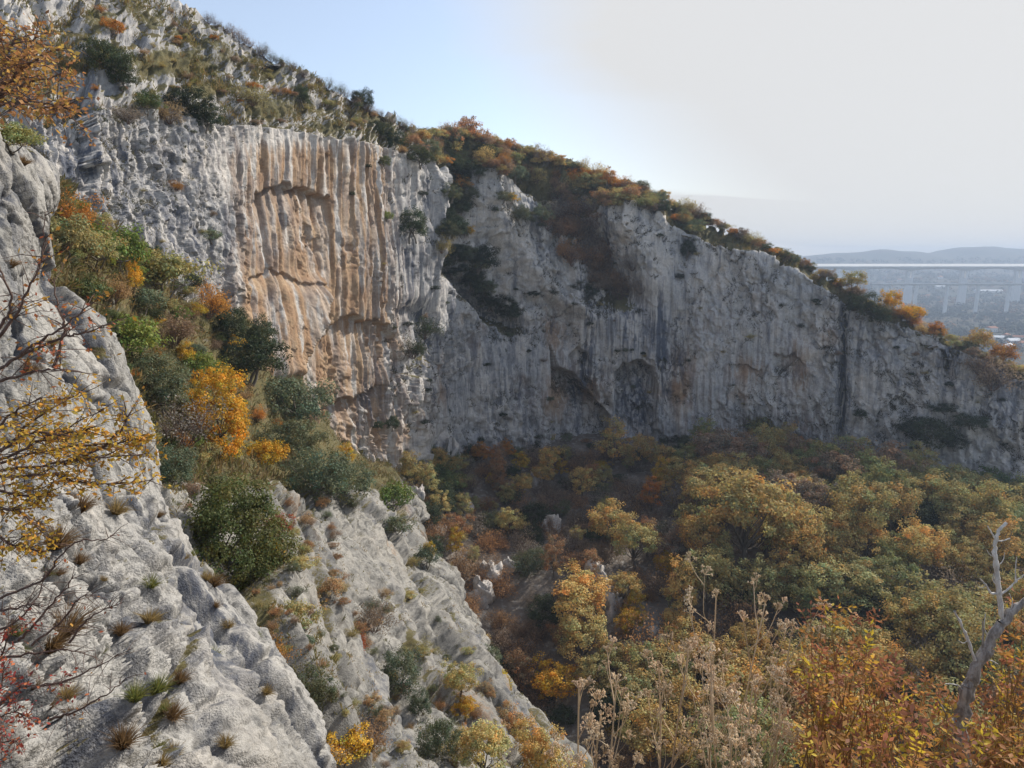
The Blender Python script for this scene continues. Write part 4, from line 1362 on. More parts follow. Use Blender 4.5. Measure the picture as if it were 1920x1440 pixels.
while n < 360 and tries < 40000:
    tries += 1
    x, y = rng.uniform(-26, 130), rng.uniform(62, 152)
    z = float(valley_z(x, y))
    px, py = proj(np.array([x, y, z + 2.0]))
    if px > 2040 or py < 840 or py > 1500 or px < 745:
        continue
    base = np.interp(px, [p[0] for p in BASE], [p[1] for p in BASE])
    if py < base - 4:
        continue
    brush = px < 1210 - 60 * math.sin(py / 90) and py > 830
    R = rng.uniform(1.5, 2.9) if brush else rng.uniform(2.5, 4.8)
    if not brush and py < 870:
        R *= .7
    if any((x - a) ** 2 + (y - b) ** 2 < (.50 * (R + r)) ** 2 for a, b, r in taken):
        continue
    if brush:
        k = rng.choice(['thin', 'tall', 'ever', 'tree', 'twig'], p=[.42, .14, .12, .12, .2])
    else:
        k = rng.choice(['tree', 'tall', 'thin', 'ever'], p=[.72, .10, .12, .06])
    if k in ('thin', 'twig'):
        c = rng.choice(['brown', 'grey', 'rust'])
    elif k == 'ever':
        c = rng.choice(['dark', 'sage'])
    elif brush:
        c = rng.choice(['gold', 'yellow', 'orange', 'olive', 'rust'], p=[.37, .08, .08, .27, .2])
    elif px > 1560:
        c = rng.choice(['gold', 'olive', 'greenolive', 'brown'], p=[.25, .42, .25, .08])
    else:
        c = rng.choice(['gold', 'olive', 'greenolive', 'brown'], p=[.52, .28, .08, .12])
    kk = 'thin' if k == 'twig' else k
    lab = near_label('wood', CW[c] + {'tree': ' tree', 'tall': ' upright tree', 'thin': ' thin tree', 'ever': ' evergreen'}[kk], (x, y, z), CW[c] + ' ' + LW[kk])
    plant(k, (x, y, z), R, c, lab, G_WOOD, rng.uniform(.85, 1.1), name='valley_tree')
    taken.append((x, y, R))
    n += 1
print("valley trees", n, tries)
# low brush between the trees and at the wall's foot
n = 0
G_BRUSH = "low brush on the valley slope"
while n < 230:
    x, y = rng.uniform(-26, 112), rng.uniform(64, 154)
    z = float(valley_z(x, y))
    px, py = proj(np.array([x, y, z + .8]))
    if px > 1980 or py < 815 or py > 1460 or px < 745:
        continue
    foot = py < np.interp(px, [p[0] for p in BASE], [p[1] for p in BASE]) + 22
    brush = px < 1230
    if not (brush or foot) and rng.rand() < .6:
        continue
    if foot:
        k, c = ('ever', rng.choice(['dark', 'pine', 'sage'])) if rng.rand() < .65 else ('bush', rng.choice(['olive', 'rust', 'gold']))
    else:
        k = rng.choice(['thin', 'twig', 'bush', 'ever'], p=[.4, .25, .22, .13])
        c = {'thin': ['brown', 'grey', 'rust'], 'twig': ['grey', 'brown', 'grey'], 'bush': ['gold', 'olive', 'yellow'], 'ever': ['dark', 'sage', 'green']}[k][rng.randint(3)]
    lab = {'thin': "low brown brush on the valley slope", 'twig': "low leafless grey brush on the valley slope", 'bush': "low autumn leafed shrub on the valley slope", 'ever': "low evergreen shrub on the valley slope or wall foot"}[k]
    lab = near_label('wood', 'low ' + CW[c] + {'thin': ' brush', 'twig': ' bare brush', 'bush': ' shrub', 'ever': ' evergreen'}[k], (x, y, z), lab)
    plant(k, (x, y, z), rng.uniform(.9, 2.0), c, lab, G_BRUSH, .9, name='undergrowth_shrub')
    n += 1

# pale outcrops and boulders that show through the wood


def outcrop_mesh(seed):
    rng = np.random.RandomState(seed)
    th, ph = np.meshgrid(np.linspace(0, 2 * math.pi, 34), np.linspace(0.02, math.pi - .02, 24))
    D = np.stack([np.sin(ph) * np.cos(th), np.sin(ph) * np.sin(th), np.cos(ph)], -1)
    D = np.sign(D) * np.abs(D) ** .75
    o = rng.rand() * 40
    f = 1 + .35 * fbm(D[..., 0] * 1.6 + o + D[..., 2], D[..., 1] * 1.6 - D[..., 2] * .5, 3, 3) + .22 * fbm(D[..., 0] * 3 + D[..., 1] * 2 + o, D[..., 2] * 1.1, 3, 5, ridged=True)
    bb, _ = facets(D[..., 0] * 1.5 + D[..., 1] * .9 + o, D[..., 2] * 1.2 - D[..., 1] * .8, 3 + seed)
    f = f + .55 * bb
    f[:, -1] = f[:, 0]
    f[0], f[-1] = f[0].mean(), f[-1].mean()
    V = D * f[..., None]
    mk = np.zeros(V.shape[:2] + (4,))
    mk[..., 1] = .25
    mk[..., 3] = 1
    return mesh_np("outcrop", V.reshape(-1, 3), quads(24, 34), attrs={'mask': ('FLOAT_COLOR', mk.reshape(-1, 4))}, mats=[M_CLIFF])


OUT = [outcrop_mesh(k) for k in range(4)]
for i, (x, y, rx, rz, lab) in enumerate([
    (1122, 1085, 24, 40, "tall pale rock outcrop between golden trees in the valley"), (1142, 1135, 18, 34, "lower pale rock outcrop under the tall one"), (1033, 985, 15, 24, "small pale outcrop on the upper scree"),
    (918, 1075, 24, 34, "grey rock rib in the brown thicket"), (905, 1110, 20, 30, "grey rock rib lower in the brown thicket"), (845, 850, 18, 30, "pale boulder beside the green ivy mound"),
    (870, 955, 14, 20, "pale boulder under the green ivy mound"), (775, 935, 16, 34, "pale rock face under the olive ivy mound"), (1230, 1190, 16, 14, "pale boulder on the scree beside the bright golden tree"), (955, 1060, 14, 12, "pale boulder beside the grey rock rib"),
    (1005, 900, 12, 16, "pale boulder high on the scree"), (1210, 1210, 10, 8, "small pale block on the scree")]):
    p = on_valley(x, y + rz * .6)
    k = p[1] / F
    o = obj("rock_outcrop", OUT[i % 4], label=lab, category="rock", group="pale outcrops in the valley")
    o.location = p + np.array([0, 0, rz * k * .2])
    o.rotation_euler = (PR.uniform(-.2, .2), PR.uniform(-.2, .2), PR.uniform(0, 6))
    o.scale = (rx * k, rx * k * .8, rz * k)

# ---------------------------------------------------------------- turf and scrub nobody could count
def scatter_blades(name, S, sel, n, length, cols, seed, lean=.5, per=7, label=None, cat="grass"):
    rng = np.random.RandomState(seed)
    idx = np.argwhere(sel)
    if len(idx) == 0:
        return
    idx = idx[rng.randint(0, len(idx), n)]
    p0, nn = S['P'][idx[:, 0], idx[:, 1]], S['N'][idx[:, 0], idx[:, 1]]
    p = np.repeat(p0, per, 0) + rng.normal(size=(n * per, 3)) * length * .35
    up = np.repeat(nn, per, 0) * .35 + np.array([0, 0, .9]) + rng.normal(size=(n * per, 3)) * lean
    col = np.array(cols)[rng.randint(0, len(cols), n)]
    col = np.repeat(col, per, 0) * (.7 + .6 * rng.rand(n * per, 1))
    mb = MB()
    mb.leaves(p, rng.normal(size=p.shape), np.repeat(length * (.5 + rng.rand(n)), per), rng, col=col, aspect=.16, dirs=up)
    me = mb.build(name, M_LEAFC)
    obj(name, me, kind="stuff", label=label, category=cat)


ii = np.arange(CL['P'].shape[0])[:, None] + 0 * CL['px']
vis = (CL['px'] > -20) & (CL['px'] < 1940) & (CL['py'] > -30) & (ii > 14)
nz = fbm(CL['s'] / 5, CL['h'] / 3, 3, 161)
slope_sel = vis & (CL['wall'] < .3) & (nz > .06)
scatter_blades("slope_grass", CL, slope_sel, 6500, .5, [(.20, .16, .06), (.15, .14, .05), (.24, .17, .08), (.12, .12, .045)], 501, per=6, label="dry olive grass on the slopes above the walls")
ledge = vis & (CL['wall'] > .5) & (CL['N'][..., 2] > np.where(CL['px'] > 720, .33, .5)) & (fbm(CL['s'] / 9, CL['h'] / 9, 3, 163) > -.05) & (ell(CL['px'], CL['py'], [(560, 480, 150, 170, 1), (650, 720, 70, 90, 1)]) < .4)
scatter_blades("crevice_scrub", CL, ledge & (CL['px'] < 700), 1500, .26, [(.07, .075, .04), (.11, .095, .055)], 511, lean=.9, per=8, label="sparse scrub in pockets of the near grey wall", cat="scrub")
scatter_blades("ledge_scrub", CL, ledge & (CL['px'] >= 700), 4200, .6, [(.05, .055, .03), (.075, .065, .04), (.09, .075, .05)], 503, lean=.9, per=9, label="dark scrub on small ledges of the grey walls", cat="scrub")
rs = (RA['rock'] < .55) & (RA['py'] > 340)
scatter_blades("ramp_grass", RA, rs, 6500, .60, [(.17, .13, .06), (.13, .12, .05), (.20, .15, .08), (.10, .105, .04)], 505, per=7, label="dry brownish grass between the shrubs on the ramp")
rs = (RA['rock'] >= .55) & (RA['N'][..., 2] > .62) & (RA['py'] < 1460)
scatter_blades("crack_grass", RA, rs, 3000, .2, [(.22, .18, .07), (.16, .15, .06), (.25, .18, .09), (.12, .12, .05)], 507, per=8, label="dry tufty grass in cracks of the buttress")

# ---------------------------------------------------------------- grass tufts on the smooth slab


def tuft_mesh(seed, n=260, h=1.0, cols=((.26, .20, .09), (.20, .15, .08), (.30, .22, .10))):
    rng = np.random.RandomState(seed)
    mb = MB()
    a = rng.rand(n) * 6.28
    t = rng.rand(n) ** .7 * .9
    d = np.stack([np.cos(a) * t, np.sin(a) * t, np.ones(n)], 1)
    d /= np.linalg.norm(d, axis=1, keepdims=True)
    L = h * (.5 + .6 * rng.rand(n))
    p0 = np.stack([np.cos(a), np.sin(a), 0 * a], 1) * (.12 * rng.rand(n))[:, None]
    side = np.cross(d, rng.normal(size=(n, 3)))
    side /= np.linalg.norm(side, axis=1, keepdims=True)
    w = .013 * h
    p1 = p0 + d * L[:, None] * .55
    p2 = p0 + d * L[:, None] + np.stack([np.cos(a) * t, np.sin(a) * t, -.45 * t], 1) * L[:, None] * .35
    V = np.stack([p0 - side * w, p0 + side * w, p1 - side * w * .8, p1 + side * w * .8, p2], 1)
    base = np.arange(n)[:, None] * 5
    c = np.repeat(np.array(cols)[rng.randint(0, len(cols), n)] * (.7 + .6 * rng.rand(n, 1)), 5, 0)
    mb.add(V.reshape(-1, 3), q=base + [[0, 1, 3, 2]], t=base + [[2, 3, 4]], col=c)
    return mb.build("tuft", M_LEAFC)


T_DRY = [tuft_mesh(600 + k) for k in range(3)]
T_GRN = [tuft_mesh(610 + k, 200, 1.0, ((.14, .17, .05), (.20, .20, .06), (.11, .13, .05))) for k in range(2)]
T_BRN = [tuft_mesh(620 + k, 320, 1.0, ((.17, .11, .06), (.13, .085, .05), (.21, .14, .08))) for k in range(2)]
for x, y, r, T, lab in [
    (155, 945, 46, T_BRN, "dense brown grass tuft on the slab under the yellow sprays"), (215, 945, 40, T_DRY, "straw grass tuft on the slab's shoulder"), (100, 1005, 60, T_BRN, "big brown grass tuft on the slab beside yellow leaves"),
    (150, 1045, 30, T_BRN, "rusty grass tuft on the pale slab"), (290, 1050, 34, T_DRY, "yellow grass tuft at the head of the slab's crack"), (280, 1090, 36, T_GRN, "green grass tuft in the slab's crack"),
    (278, 1150, 40, T_DRY, "yellowish grass tuft lower in the slab's crack"), (225, 1185, 34, T_BRN, "brown grass tuft beside the slab's crack"), (125, 1165, 80, T_BRN, "large fluffy brown tuft under the bare twigs"),
    (95, 1200, 70, T_BRN, "broad brown tuft at the foot of the bare twigs"), (255, 1290, 54, T_GRN, "green grass tuft on the lower slab"), (290, 1280, 46, T_GRN, "yellow green grass tuft on the lower slab"),
    (320, 1330, 44, T_BRN, "brown grass tuft beside the green ones on the lower slab"), (225, 1380, 60, T_BRN, "brown grass tuft near the foot of the slab"), (130, 1300, 46, T_DRY, "dry tuft among red leaves on the slab"),
    (205, 1430, 60, T_DRY, "dry grass tuft at the foot of the slab"), (310, 1420, 40, T_DRY, "dry grass tuft beside a rock spike"), (25, 495, 26, T_BRN, "small brown tuft high on the pale slab"), (48, 300, 22, T_BRN, "small rusty tuft on the rounded shoulder"),
    (60, 690, 30, T_BRN, "small brown tuft in the slab's vertical crack"), (100, 640, 26, T_DRY, "small straw tuft at the top of the vertical crack"), (390, 1080, 24, T_DRY, "straw tuft on the slab's far edge"), (345, 1045, 22, T_DRY, "straw tuft near the large evergreen"),
    (430, 1170, 24, T_DRY, "straw tuft on the far edge above the dark panel"), (405, 1130, 20, T_BRN, "rusty tuft on the far edge above the dark panel"), (500, 1290, 28, T_DRY, "straw tuft below the dark panel"), (420, 1400, 36, T_DRY, "yellow tuft at the bottom of the dark panel")]:
    p, nn = hit(SL, x, y + r * .35)
    mark('slab', p, 'the ' + lab)
    o = obj("grass_tuft", PR.choice(T), label=lab, category="grass tuft", group="grass tufts on the slab")
    k = r * p[1] / F
    o.location = p - nn * .03
    o.rotation_euler = (PR.uniform(-.2, .2) - .1, .35 + PR.uniform(-.2, .2), PR.uniform(-.6, .6))
    o.scale = (k, k, k)

rng = np.random.RandomState(640)
for i in range(70):
    if i < 50:
        y = rng.uniform(1080, 1438)
        x = rng.uniform(-5, np.interp(y, [1080, 1438], [250, 420]))
    else:
        y = rng.uniform(950, 1400)
        x = np.interp(y, [950, 1040, 1190, 1300, 1400], [300, 365, 465, 555, 610]) - rng.uniform(8, 60)
    r = rng.uniform(14, 38)
    cand = np.argwhere((np.abs(SL['qx'] - x) < 40) & (np.abs(SL['qy'] - y) < 40) & (SL['crk'] > .5))
    if len(cand):
        c_ = cand[rng.randint(len(cand))]
        p, nn = SL['P'][c_[0], c_[1]], SL['N'][c_[0], c_[1]]
    else:
        p, nn = hit(SL, x, y)
    c = rng.randint(3)
    o = obj("grass_tuft", PR.choice((T_DRY, T_BRN, T_GRN)[c]), category="grass tuft", group="grass tufts on the slab")
    o['label'] = near_label('slab', ('straw', 'brown', 'green')[c] + ' wisp', p, "small wisp of grass on the slab", ('above', 'below', 'beside'))
    k = r * p[1] / F
    o.location = p - nn * .02
    o.rotation_euler = (PR.uniform(-.2, .2) - .1, .35 + PR.uniform(-.2, .2), PR.uniform(-.6, .6))
    o.scale = (k, k, k)

# ---------------------------------------------------------------- leafy branches beside the viewer
def px3(pts, Y):
    """Pixels -> points; Y a number or one depth per pixel."""
    P = np.array(pts, float)
    return at(P[:, 0], P[:, 1], np.broadcast_to(np.asarray(Y, float), (len(P),)))


def smooth_path(P, n=4):
    return catmull(np.asarray(P, float), max(2, (len(P) - 1) * n + 1))


def spray_tree(name, label, cat, trunk, branches, rad, leafn, leaf, pal, seed, group=None, twigs=9, tl=.35, flat=.25, mat=None, droop=.1, big=.0):
    """branches: lists of 3-D points. Leaves sit on side twigs. Parts: trunk, every main branch, its leaves under it."""
    rng = np.random.RandomState(seed)
    e = bpy.data.objects.new(name, None)
    COL.objects.link(e)
    e['label'], e['category'] = label, cat
    if group:
        e['group'] = group
    org = np.array(trunk[0], float)
    e.location = org
    mb = MB()
    tp = smooth_path(trunk)
    mb.tube(tp - org, np.linspace(rad * 1.5, rad, len(tp)), 7)
    obj("trunk", mb.build("trunk", mat or M_TWIG, True), e)
    pal = np.array(pal)
    for br in branches:
        B = smooth_path(br, 6) + 0
        B[1:-1] += rng.normal(size=(len(B) - 2, 3)) * rad * .35
        ln = np.linalg.norm(np.diff(B, axis=0), axis=1).sum()
        mb = MB()
        mb.tube(B - org, np.linspace(rad * .8, rad * .16, len(B)), 6)
        lp, ln_, ld = [], [], []
        for k in range(int(twigs * max(1, ln))):
            f = rng.uniform(.12, 1.0)
            i = f * (len(B) - 1)
            i0 = min(int(i), len(B) - 2)
            p = B[i0] + (B[i0 + 1] - B[i0]) * (i - i0)
            t = B[i0 + 1] - B[i0]
            t /= np.linalg.norm(t)
            d = t * rng.uniform(.2, .9) + rng.normal(size=3) * [.8, .8, .5]
            d /= np.linalg.norm(d)
            L = tl * rng.uniform(.35, 1.1) * (1.1 - .5 * f)
            q1 = p + d * L * .5 + [0, 0, -.0]
            q2 = p + d * L + np.array([0, 0, rng.normal() * .08 * L - droop * L])
            mb.tube(np.array([p, q1, q2]) - org, [rad * .22, rad * .15, rad * .07], 4)
            m = rng.poisson(leafn)
            if m:
                tt = rng.uniform(.2, 1.05, m)[:, None]
                lp.append(p + (q2 - p) * tt + rng.normal(size=(m, 3)) * leaf * .5)
                ld.append(np.repeat(d[None], m, 0) * .6 + rng.normal(size=(m, 3)) * .8 + [0, 0, -.25])
                ln_.append(rng.normal(size=(m, 3)) * .7 + [0, 0, 1 - flat])
        bo = obj("branch", mb.build("branch", mat or M_TWIG, True), e)
        if lp:
            lp, ln_, ld = np.concatenate(lp), np.concatenate(ln_), np.concatenate(ld)
            mb = MB()
            c = pal[rng.randint(0, len(pal), len(lp))] * (.65 + .6 * rng.rand(len(lp), 1))
            mb.leaves(lp - org, ln_, leaf * (.6 + .7 * rng.rand(len(lp))), rng, col=c, aspect=.6, dirs=ld)
            obj("leaves", mb.build("leaves", M_LEAFC), bo)
    return e


YEL = [(.60, .38, .05), (.54, .31, .05), (.50, .34, .06), (.56, .27, .05), (.38, .29, .06)]
ORG = [(.44, .23, .09), (.38, .19, .085), (.48, .29, .09), (.34, .17, .09), (.50, .34, .09)]
RDB = [(.36, .12, .06), (.42, .17, .06), (.30, .09, .05), (.46, .25, .06)]
# oak like tree with orange leaves at the top of the slab
root, _ = hit(SL, -30, 300)
spray_tree("oak_sapling", "small oak with orange brown leaves over the grassy shoulder", "tree",
           [root - [0, 0, .3], *px3([(-45, 240), (-22, 190)], root[1])],
           [px3([(-22, 190), (10, 160), (50, 120), (95, 95)], root[1] + np.array([0, -.4, -.8, -1.2])), px3([(-22, 195), (20, 172), (70, 150), (118, 140)], root[1] + np.array([0, .2, .4, .3])),
            px3([(-22, 190), (0, 150), (15, 100), (30, 60)], root[1]), px3([(-20, 200), (40, 192), (90, 195), (125, 205)], root[1] + np.array([0, -.5, -.9, -1.2])), px3([(-25, 180), (-10, 120), (-5, 60)], root[1] + .5),
            px3([(0, 170), (35, 130), (60, 90), (70, 55)], root[1] + np.array([0, .5, 1, 1.2]))],
           .045, 9, .09, ORG, 701, twigs=20, tl=.85)
for (x, y, r, c, lab) in [(15, 255, 42, 'greenolive', "olive green bush on the rounded shoulder under the small oak"), (45, 240, 24, 'silver', "pale green bush beside the olive green one on the shoulder")]:
    put(SL, 'bush', x, y, r, c, lab, "bushes on the rounded shoulder", .9)
# reddish tree with few leaves before the pale slab
root, _ = hit(SL, -60, 800)
spray_tree("smoke_tree", "sparse reddish tree with bare dark boughs before the pale slab", "tree",
           [root - [0, 0, .3], *px3([(-60, 760), (-30, 705)], root[1] - 1.0)],
           [px3([(-30, 712), (30, 672), (62, 645), (105, 622), (150, 588), (180, 560)], 5.6), px3([(-30, 700), (15, 610), (32, 590), (52, 545), (72, 505), (80, 470), (85, 400)], 5.8),
            px3([(30, 672), (100, 640), (130, 628), (165, 622), (200, 610)], 5.7), px3([(-10, 718), (40, 702), (90, 694), (140, 696)], 5.5), px3([(-30, 640), (10, 600), (20, 560), (0, 505), (-20, 470)], 5.9),
            px3([(100, 690), (120, 620), (108, 570), (100, 520)], 6.2)],
           .020, 3.0, .045, RDB + [(.50, .30, .05)], 703, twigs=15, tl=.42)
# yellow sprays
root, _ = hit(SL, -80, 990)
spray_tree("hornbeam_bush", "bush with level sprays of yellow orange leaves across the pale slab", "shrub",
           [root - [0, 0, .3], *px3([(-90, 930), (-60, 890)], root[1] - .4)],
           [px3([(-60, 895), (40, 893), (95, 890), (150, 903), (205, 909), (290, 898)], 5.2), px3([(-60, 890), (30, 850), (70, 825), (130, 800), (190, 770)], 5.0), px3([(-60, 900), (20, 880), (110, 868), (200, 858), (280, 850)], 5.3),
            px3([(-60, 880), (20, 830), (60, 790), (110, 760), (160, 735)], 5.4), px3([(-60, 880), (0, 800), (40, 765), (80, 745)], 5.2), px3([(-60, 905), (20, 925), (70, 930), (90, 925)], 5.0),
            px3([(-60, 890), (60, 850), (150, 835), (225, 832), (270, 820)], 5.5), px3([(-60, 930), (0, 950), (40, 960), (80, 1000)], 4.8), px3([(120, 870), (180, 845), (230, 800), (235, 765)], 5.4),
            px3([(-60, 860), (0, 845), (60, 815), (120, 815), (170, 800)], 4.9), px3([(-60, 960), (-10, 1000), (30, 1025), (60, 1030)], 4.7)],
           .018, 7, .042, YEL, 705, twigs=36, tl=.36, flat=.1, droop=.02)
# bare twigs low on the slab
root, _ = hit(SL, -40, 1230)
spray_tree("bare_bush", "bare dark twigs reaching over the lower slab", "shrub",
           [root - [0, 0, .3], *px3([(-60, 1190), (-30, 1140)], root[1] - .3)],
           [px3([(-30, 1135), (40, 1105), (88, 1083), (105, 1050), (150, 1015), (195, 1012), (215, 1000)], 4.2), px3([(-30, 1240), (30, 1230), (80, 1222), (130, 1218), (165, 1228)], 4.0),
            px3([(35, 1200), (60, 1175), (100, 1130), (130, 1095), (140, 1078)], 4.0), px3([(130, 1205), (160, 1165), (190, 1145), (232, 1128)], 4.6), px3([(-30, 1150), (30, 1140), (60, 1132), (80, 1138)], 3.9),
            px3([(60, 1210), (120, 1160), (150, 1122), (180, 1115)], 4.4), px3([(-20, 1190), (30, 1165), (70, 1120), (85, 1075)], 4.2), px3([(90, 1350), (140, 1335), (200, 1300), (240, 1270)], 4.2), px3([(60, 1290), (130, 1275), (180, 1250), (250, 1215)], 4.5)],
           .012, .25, .03, RDB, 707, twigs=22, tl=.26)
root, _ = hit(SL, -40, 1400)
spray_tree("red_leaved_bush", "low bush with red leaves in the corner of the slab", "shrub",
           [root - [0, 0, .25], *px3([(-60, 1400), (-40, 1370)], root[1] - .3)],
           [px3([(-40, 1370), (0, 1345), (25, 1335), (50, 1345)], 3.6), px3([(-40, 1370), (20, 1300), (60, 1285), (140, 1278)], 3.7), px3([(-40, 1370), (0, 1390), (40, 1385)], 3.4), px3([(-40, 1340), (0, 1240), (20, 1190), (45, 1165)], 3.9), px3([(-40, 1380), (0, 1290), (10, 1240)], 3.7)],
           .010, 5, .026, [(.36, .07, .05), (.44, .14, .06), (.28, .05, .05)], 709, twigs=26, tl=.22)

# ---------------------------------------------------------------- dry umbels on the hillside before the viewer
STRAW = [(.68, .54, .36), (.74, .60, .42), (.60, .46, .30), (.68, .52, .36)]


def octa(c, r):
    d = np.array([(1, 0, 0), (0, 1, 0), (-1, 0, 0), (0, -1, 0), (0, 0, 1.3), (0, 0, -1.3)]) * r
    return c + d, [(0, 1, 4), (1, 2, 4), (2, 3, 4), (3, 0, 4), (1, 0, 5), (2, 1, 5), (3, 2, 5), (0, 3, 5)]


def umbel_plant(foot, top, seed, label):
    rng = np.random.RandomState(seed)
    e = bpy.data.objects.new("dry_umbel_plant", None)
    COL.objects.link(e)
    e.location = foot
    e['label'], e['category'], e['group'] = label, "dry plant", "dry umbels on the hillside"
    foot = np.array(foot, float)
    top = np.array(top, float) - foot
    stem, heads = MB(), []

    def umbel(p, d, s):
        mb = MB()
        d = d / np.linalg.norm(d)
        col = np.array(STRAW[rng.randint(len(STRAW))]) * rng.uniform(.85, 1.15)
        for _ in range(rng.randint(7, 10)):
            r = d * 1.0 + rng.normal(size=3) * .5
            r /= np.linalg.norm(r)
            q = p + r * s * rng.uniform(.7, 1.1)
            mb.tube([p, (p + q) / 2 + d * s * .05, q], .0017, 3, col)
            for _ in range(rng.randint(4, 7)):
                rr = r + rng.normal(size=3) * .55
                w = q + rr / np.linalg.norm(rr) * s * rng.uniform(.16, .34)
                mb.tube([q, w], [.0012, .001], 3, col)
                v, f = octa(w, rng.uniform(.0036, .0056))
                mb.add(v, t=f, col=col * rng.uniform(.75, 1.25))
        heads.append(mb)

    def grow(p, d, L, r, lev):
        d = d / np.linalg.norm(d)
        bend = rng.normal(size=3) * .10
        P = np.array([p, p + d * L * .33 + bend * L * .2, p + d * L * .66 + bend * L * .35, p + (d + np.array([0, 0, .18])) * L])
        P = smooth_path(P, 3)
        col = np.array(STRAW[rng.randint(len(STRAW))]) * rng.uniform(.7, 1.05)
        stem.tube(P, np.linspace(r, r * .55, len(P)), 5 if lev == 0 else 4, col)
        T = P[-1] - P[-2]
        umbel(P[-1], T, rng.uniform(.030, .052) * (1 if lev else 1.2))
        if lev < 2:
            for f in np.linspace(.38 if lev == 0 else .45, .92, 6 if lev == 0 else 2):
                i = int(f * (len(P) - 1))
                a = rng.rand() * 6.28
                nd = d * .95 + np.array([math.cos(a), math.sin(a), .25]) * .62
                grow(P[i], nd, L * rng.uniform(.28, .46) * (1.15 - .5 * f), r * .55, lev + 1)
    grow(np.array([0, 0, -.1]), top, np.linalg.norm(top), .0075, 0)
    obj("stalk", stem.build("stalk", M_STRAW, True), e)
    for mb in heads:
        obj("seed_head", mb.build("seed_head", M_STRAW), e)
    return e


UMB = [(1340, 1168, 3.7, "tallest dry umbel plant with a forked top"), (1432, 1172, 3.9, "dry umbel plant beside the reddish bush, tall and pale"), (1392, 1205, 4.2, "pale dry umbel plant with a dense head"),
       (1290, 1245, 3.6, "dry umbel plant before the wide olive tree"), (1085, 1305, 3.5, "lone dry umbel plant at the edge of the hillside"), (1155, 1300, 3.4, "dry umbel plant next to the lone one"),
       (1235, 1275, 3.9, "slender dry umbel plant before the wide olive tree"), (1480, 1225, 4.1, "dry umbel plant touching the reddish bush"), (1330, 1300, 3.2, "low bushy dry umbel plant among the taller ones"),
       (1410, 1310, 3.3, "low dry umbel plant at the foot of the pale ones"), (1120, 1390, 3.1, "low dry umbel plant under the lone one"), (1470, 1350, 3.2, "low dry umbel plant under the reddish bush"),
       (1370, 1390, 2.7, "short dry umbel plant among low umbels")]
for i, (x, y, Y, lab) in enumerate(UMB):
    tp = at(x, y, Y)
    fx = tp[0] + PR.uniform(-.12, .12)
    fy = Y + PR.uniform(-.15, .1)
    umbel_plant((fx, fy, float(near_z(fx, fy))), tp, 800 + i, lab)

# ---------------------------------------------------------------- reddish bush with feathered leaves
PIST = np.array([(.32, .14, .085), (.38, .19, .09), (.43, .23, .075), (.28, .12, .08), (.47, .30, .06), (.50, .38, .05)])


def feather_bush(foot, tips, seed, label, yellow=.2):
    rng = np.random.RandomState(seed)
    e = bpy.data.objects.new("terebinth_bush", None)
    COL.objects.link(e)
    foot = np.array(foot, float)
    e.location = foot
    e['label'], e['category'], e['group'] = label, "bush", "reddish feather leaved bushes"
    for tip in tips:
        tip = np.array(tip, float) - foot
        b = np.array([rng.normal() * .12, rng.normal() * .1, -.1])
        m = b * .35 + tip * .6 + np.array([rng.normal() * .05, rng.normal() * .05, .02])
        P = smooth_path([b, b * .7 + tip * .28 + rng.normal(size=3) * .04, m, tip], 4)
        st, lv = MB(), MB()
        st.tube(P, np.linspace(.0065, .0018, len(P)), 5, (.30, .19, .09))
        T = P[-1] - P[-3]
        T /= np.linalg.norm(T)
        hgt = np.clip((tip[2]) / 1.6, 0, 1)
        for k in range(rng.randint(6, 9)):
            f = 1 - .5 * rng.rand() ** 1.3 if k else 1.0
            i = f * (len(P) - 1)
            i0 = min(int(i), len(P) - 2)
            p = P[i0] + (P[i0 + 1] - P[i0]) * (i - i0)
            d = T * .7 + rng.normal(size=3) * [.7, .7, .45] + [0, 0, .15]
            d /= np.linalg.norm(d)
            L = rng.uniform(.09, .16)
            R = np.array([p, p + d * L * .5, p + d * L + [0, 0, -.015]])
            st.tube(R, [.0016, .0013, .0008], 3, (.34, .22, .08))
            up = np.cross(d, np.cross([0, 0, 1.0], d)) + rng.normal(size=3) * .35
            up /= np.linalg.norm(up)
            sd = np.cross(d, up)
            sd /= np.linalg.norm(sd)
            npair = rng.randint(3, 5)
            pos, dr, nm = [], [], []
            for q in range(npair):
                a = p + d * L * (.25 + .7 * q / npair)
                for sgn in (-1, 1):
                    pos.append(a)
                    dr.append(d * .55 + sd * sgn + rng.normal(size=3) * .25)
                    nm.append(up + rng.normal(size=3) * .45)
            pos.append(p + d * L)
            dr.append(d)
            nm.append(up)
            base = PIST[rng.choice(6, p=[.22, .24, .22, .14, .18 * (1 - hgt * .6), .18 * hgt * .6] / np.sum([.22, .24, .22, .14, .18 * (1 - hgt * .6), .18 * hgt * .6]))] if rng.rand() > yellow * (1 - hgt) else PIST[5]
            c = base * (.7 + .6 * rng.rand(len(pos), 1))
            lv.leaves(pos, nm, rng.uniform(.028, .044) * (.8 + .4 * rng.rand(len(pos))), rng, col=c, aspect=.42, dirs=dr)
        so = obj("stem", st.build("stem", M_STRAW, True), e)
        obj("leaves", lv.build("leaves", M_LEAFC), so)
    return e


def bush_tips(x0, x1, topf, Y0, Y1, n, rng):
    out = []
    while len(out) < n:
        x = rng.uniform(x0, x1)
        ty = topf(x)
        y = ty + (1475 - ty) * rng.rand() ** 1.25
        out.append(at(x, y, rng.uniform(Y0, Y1)))
    return out


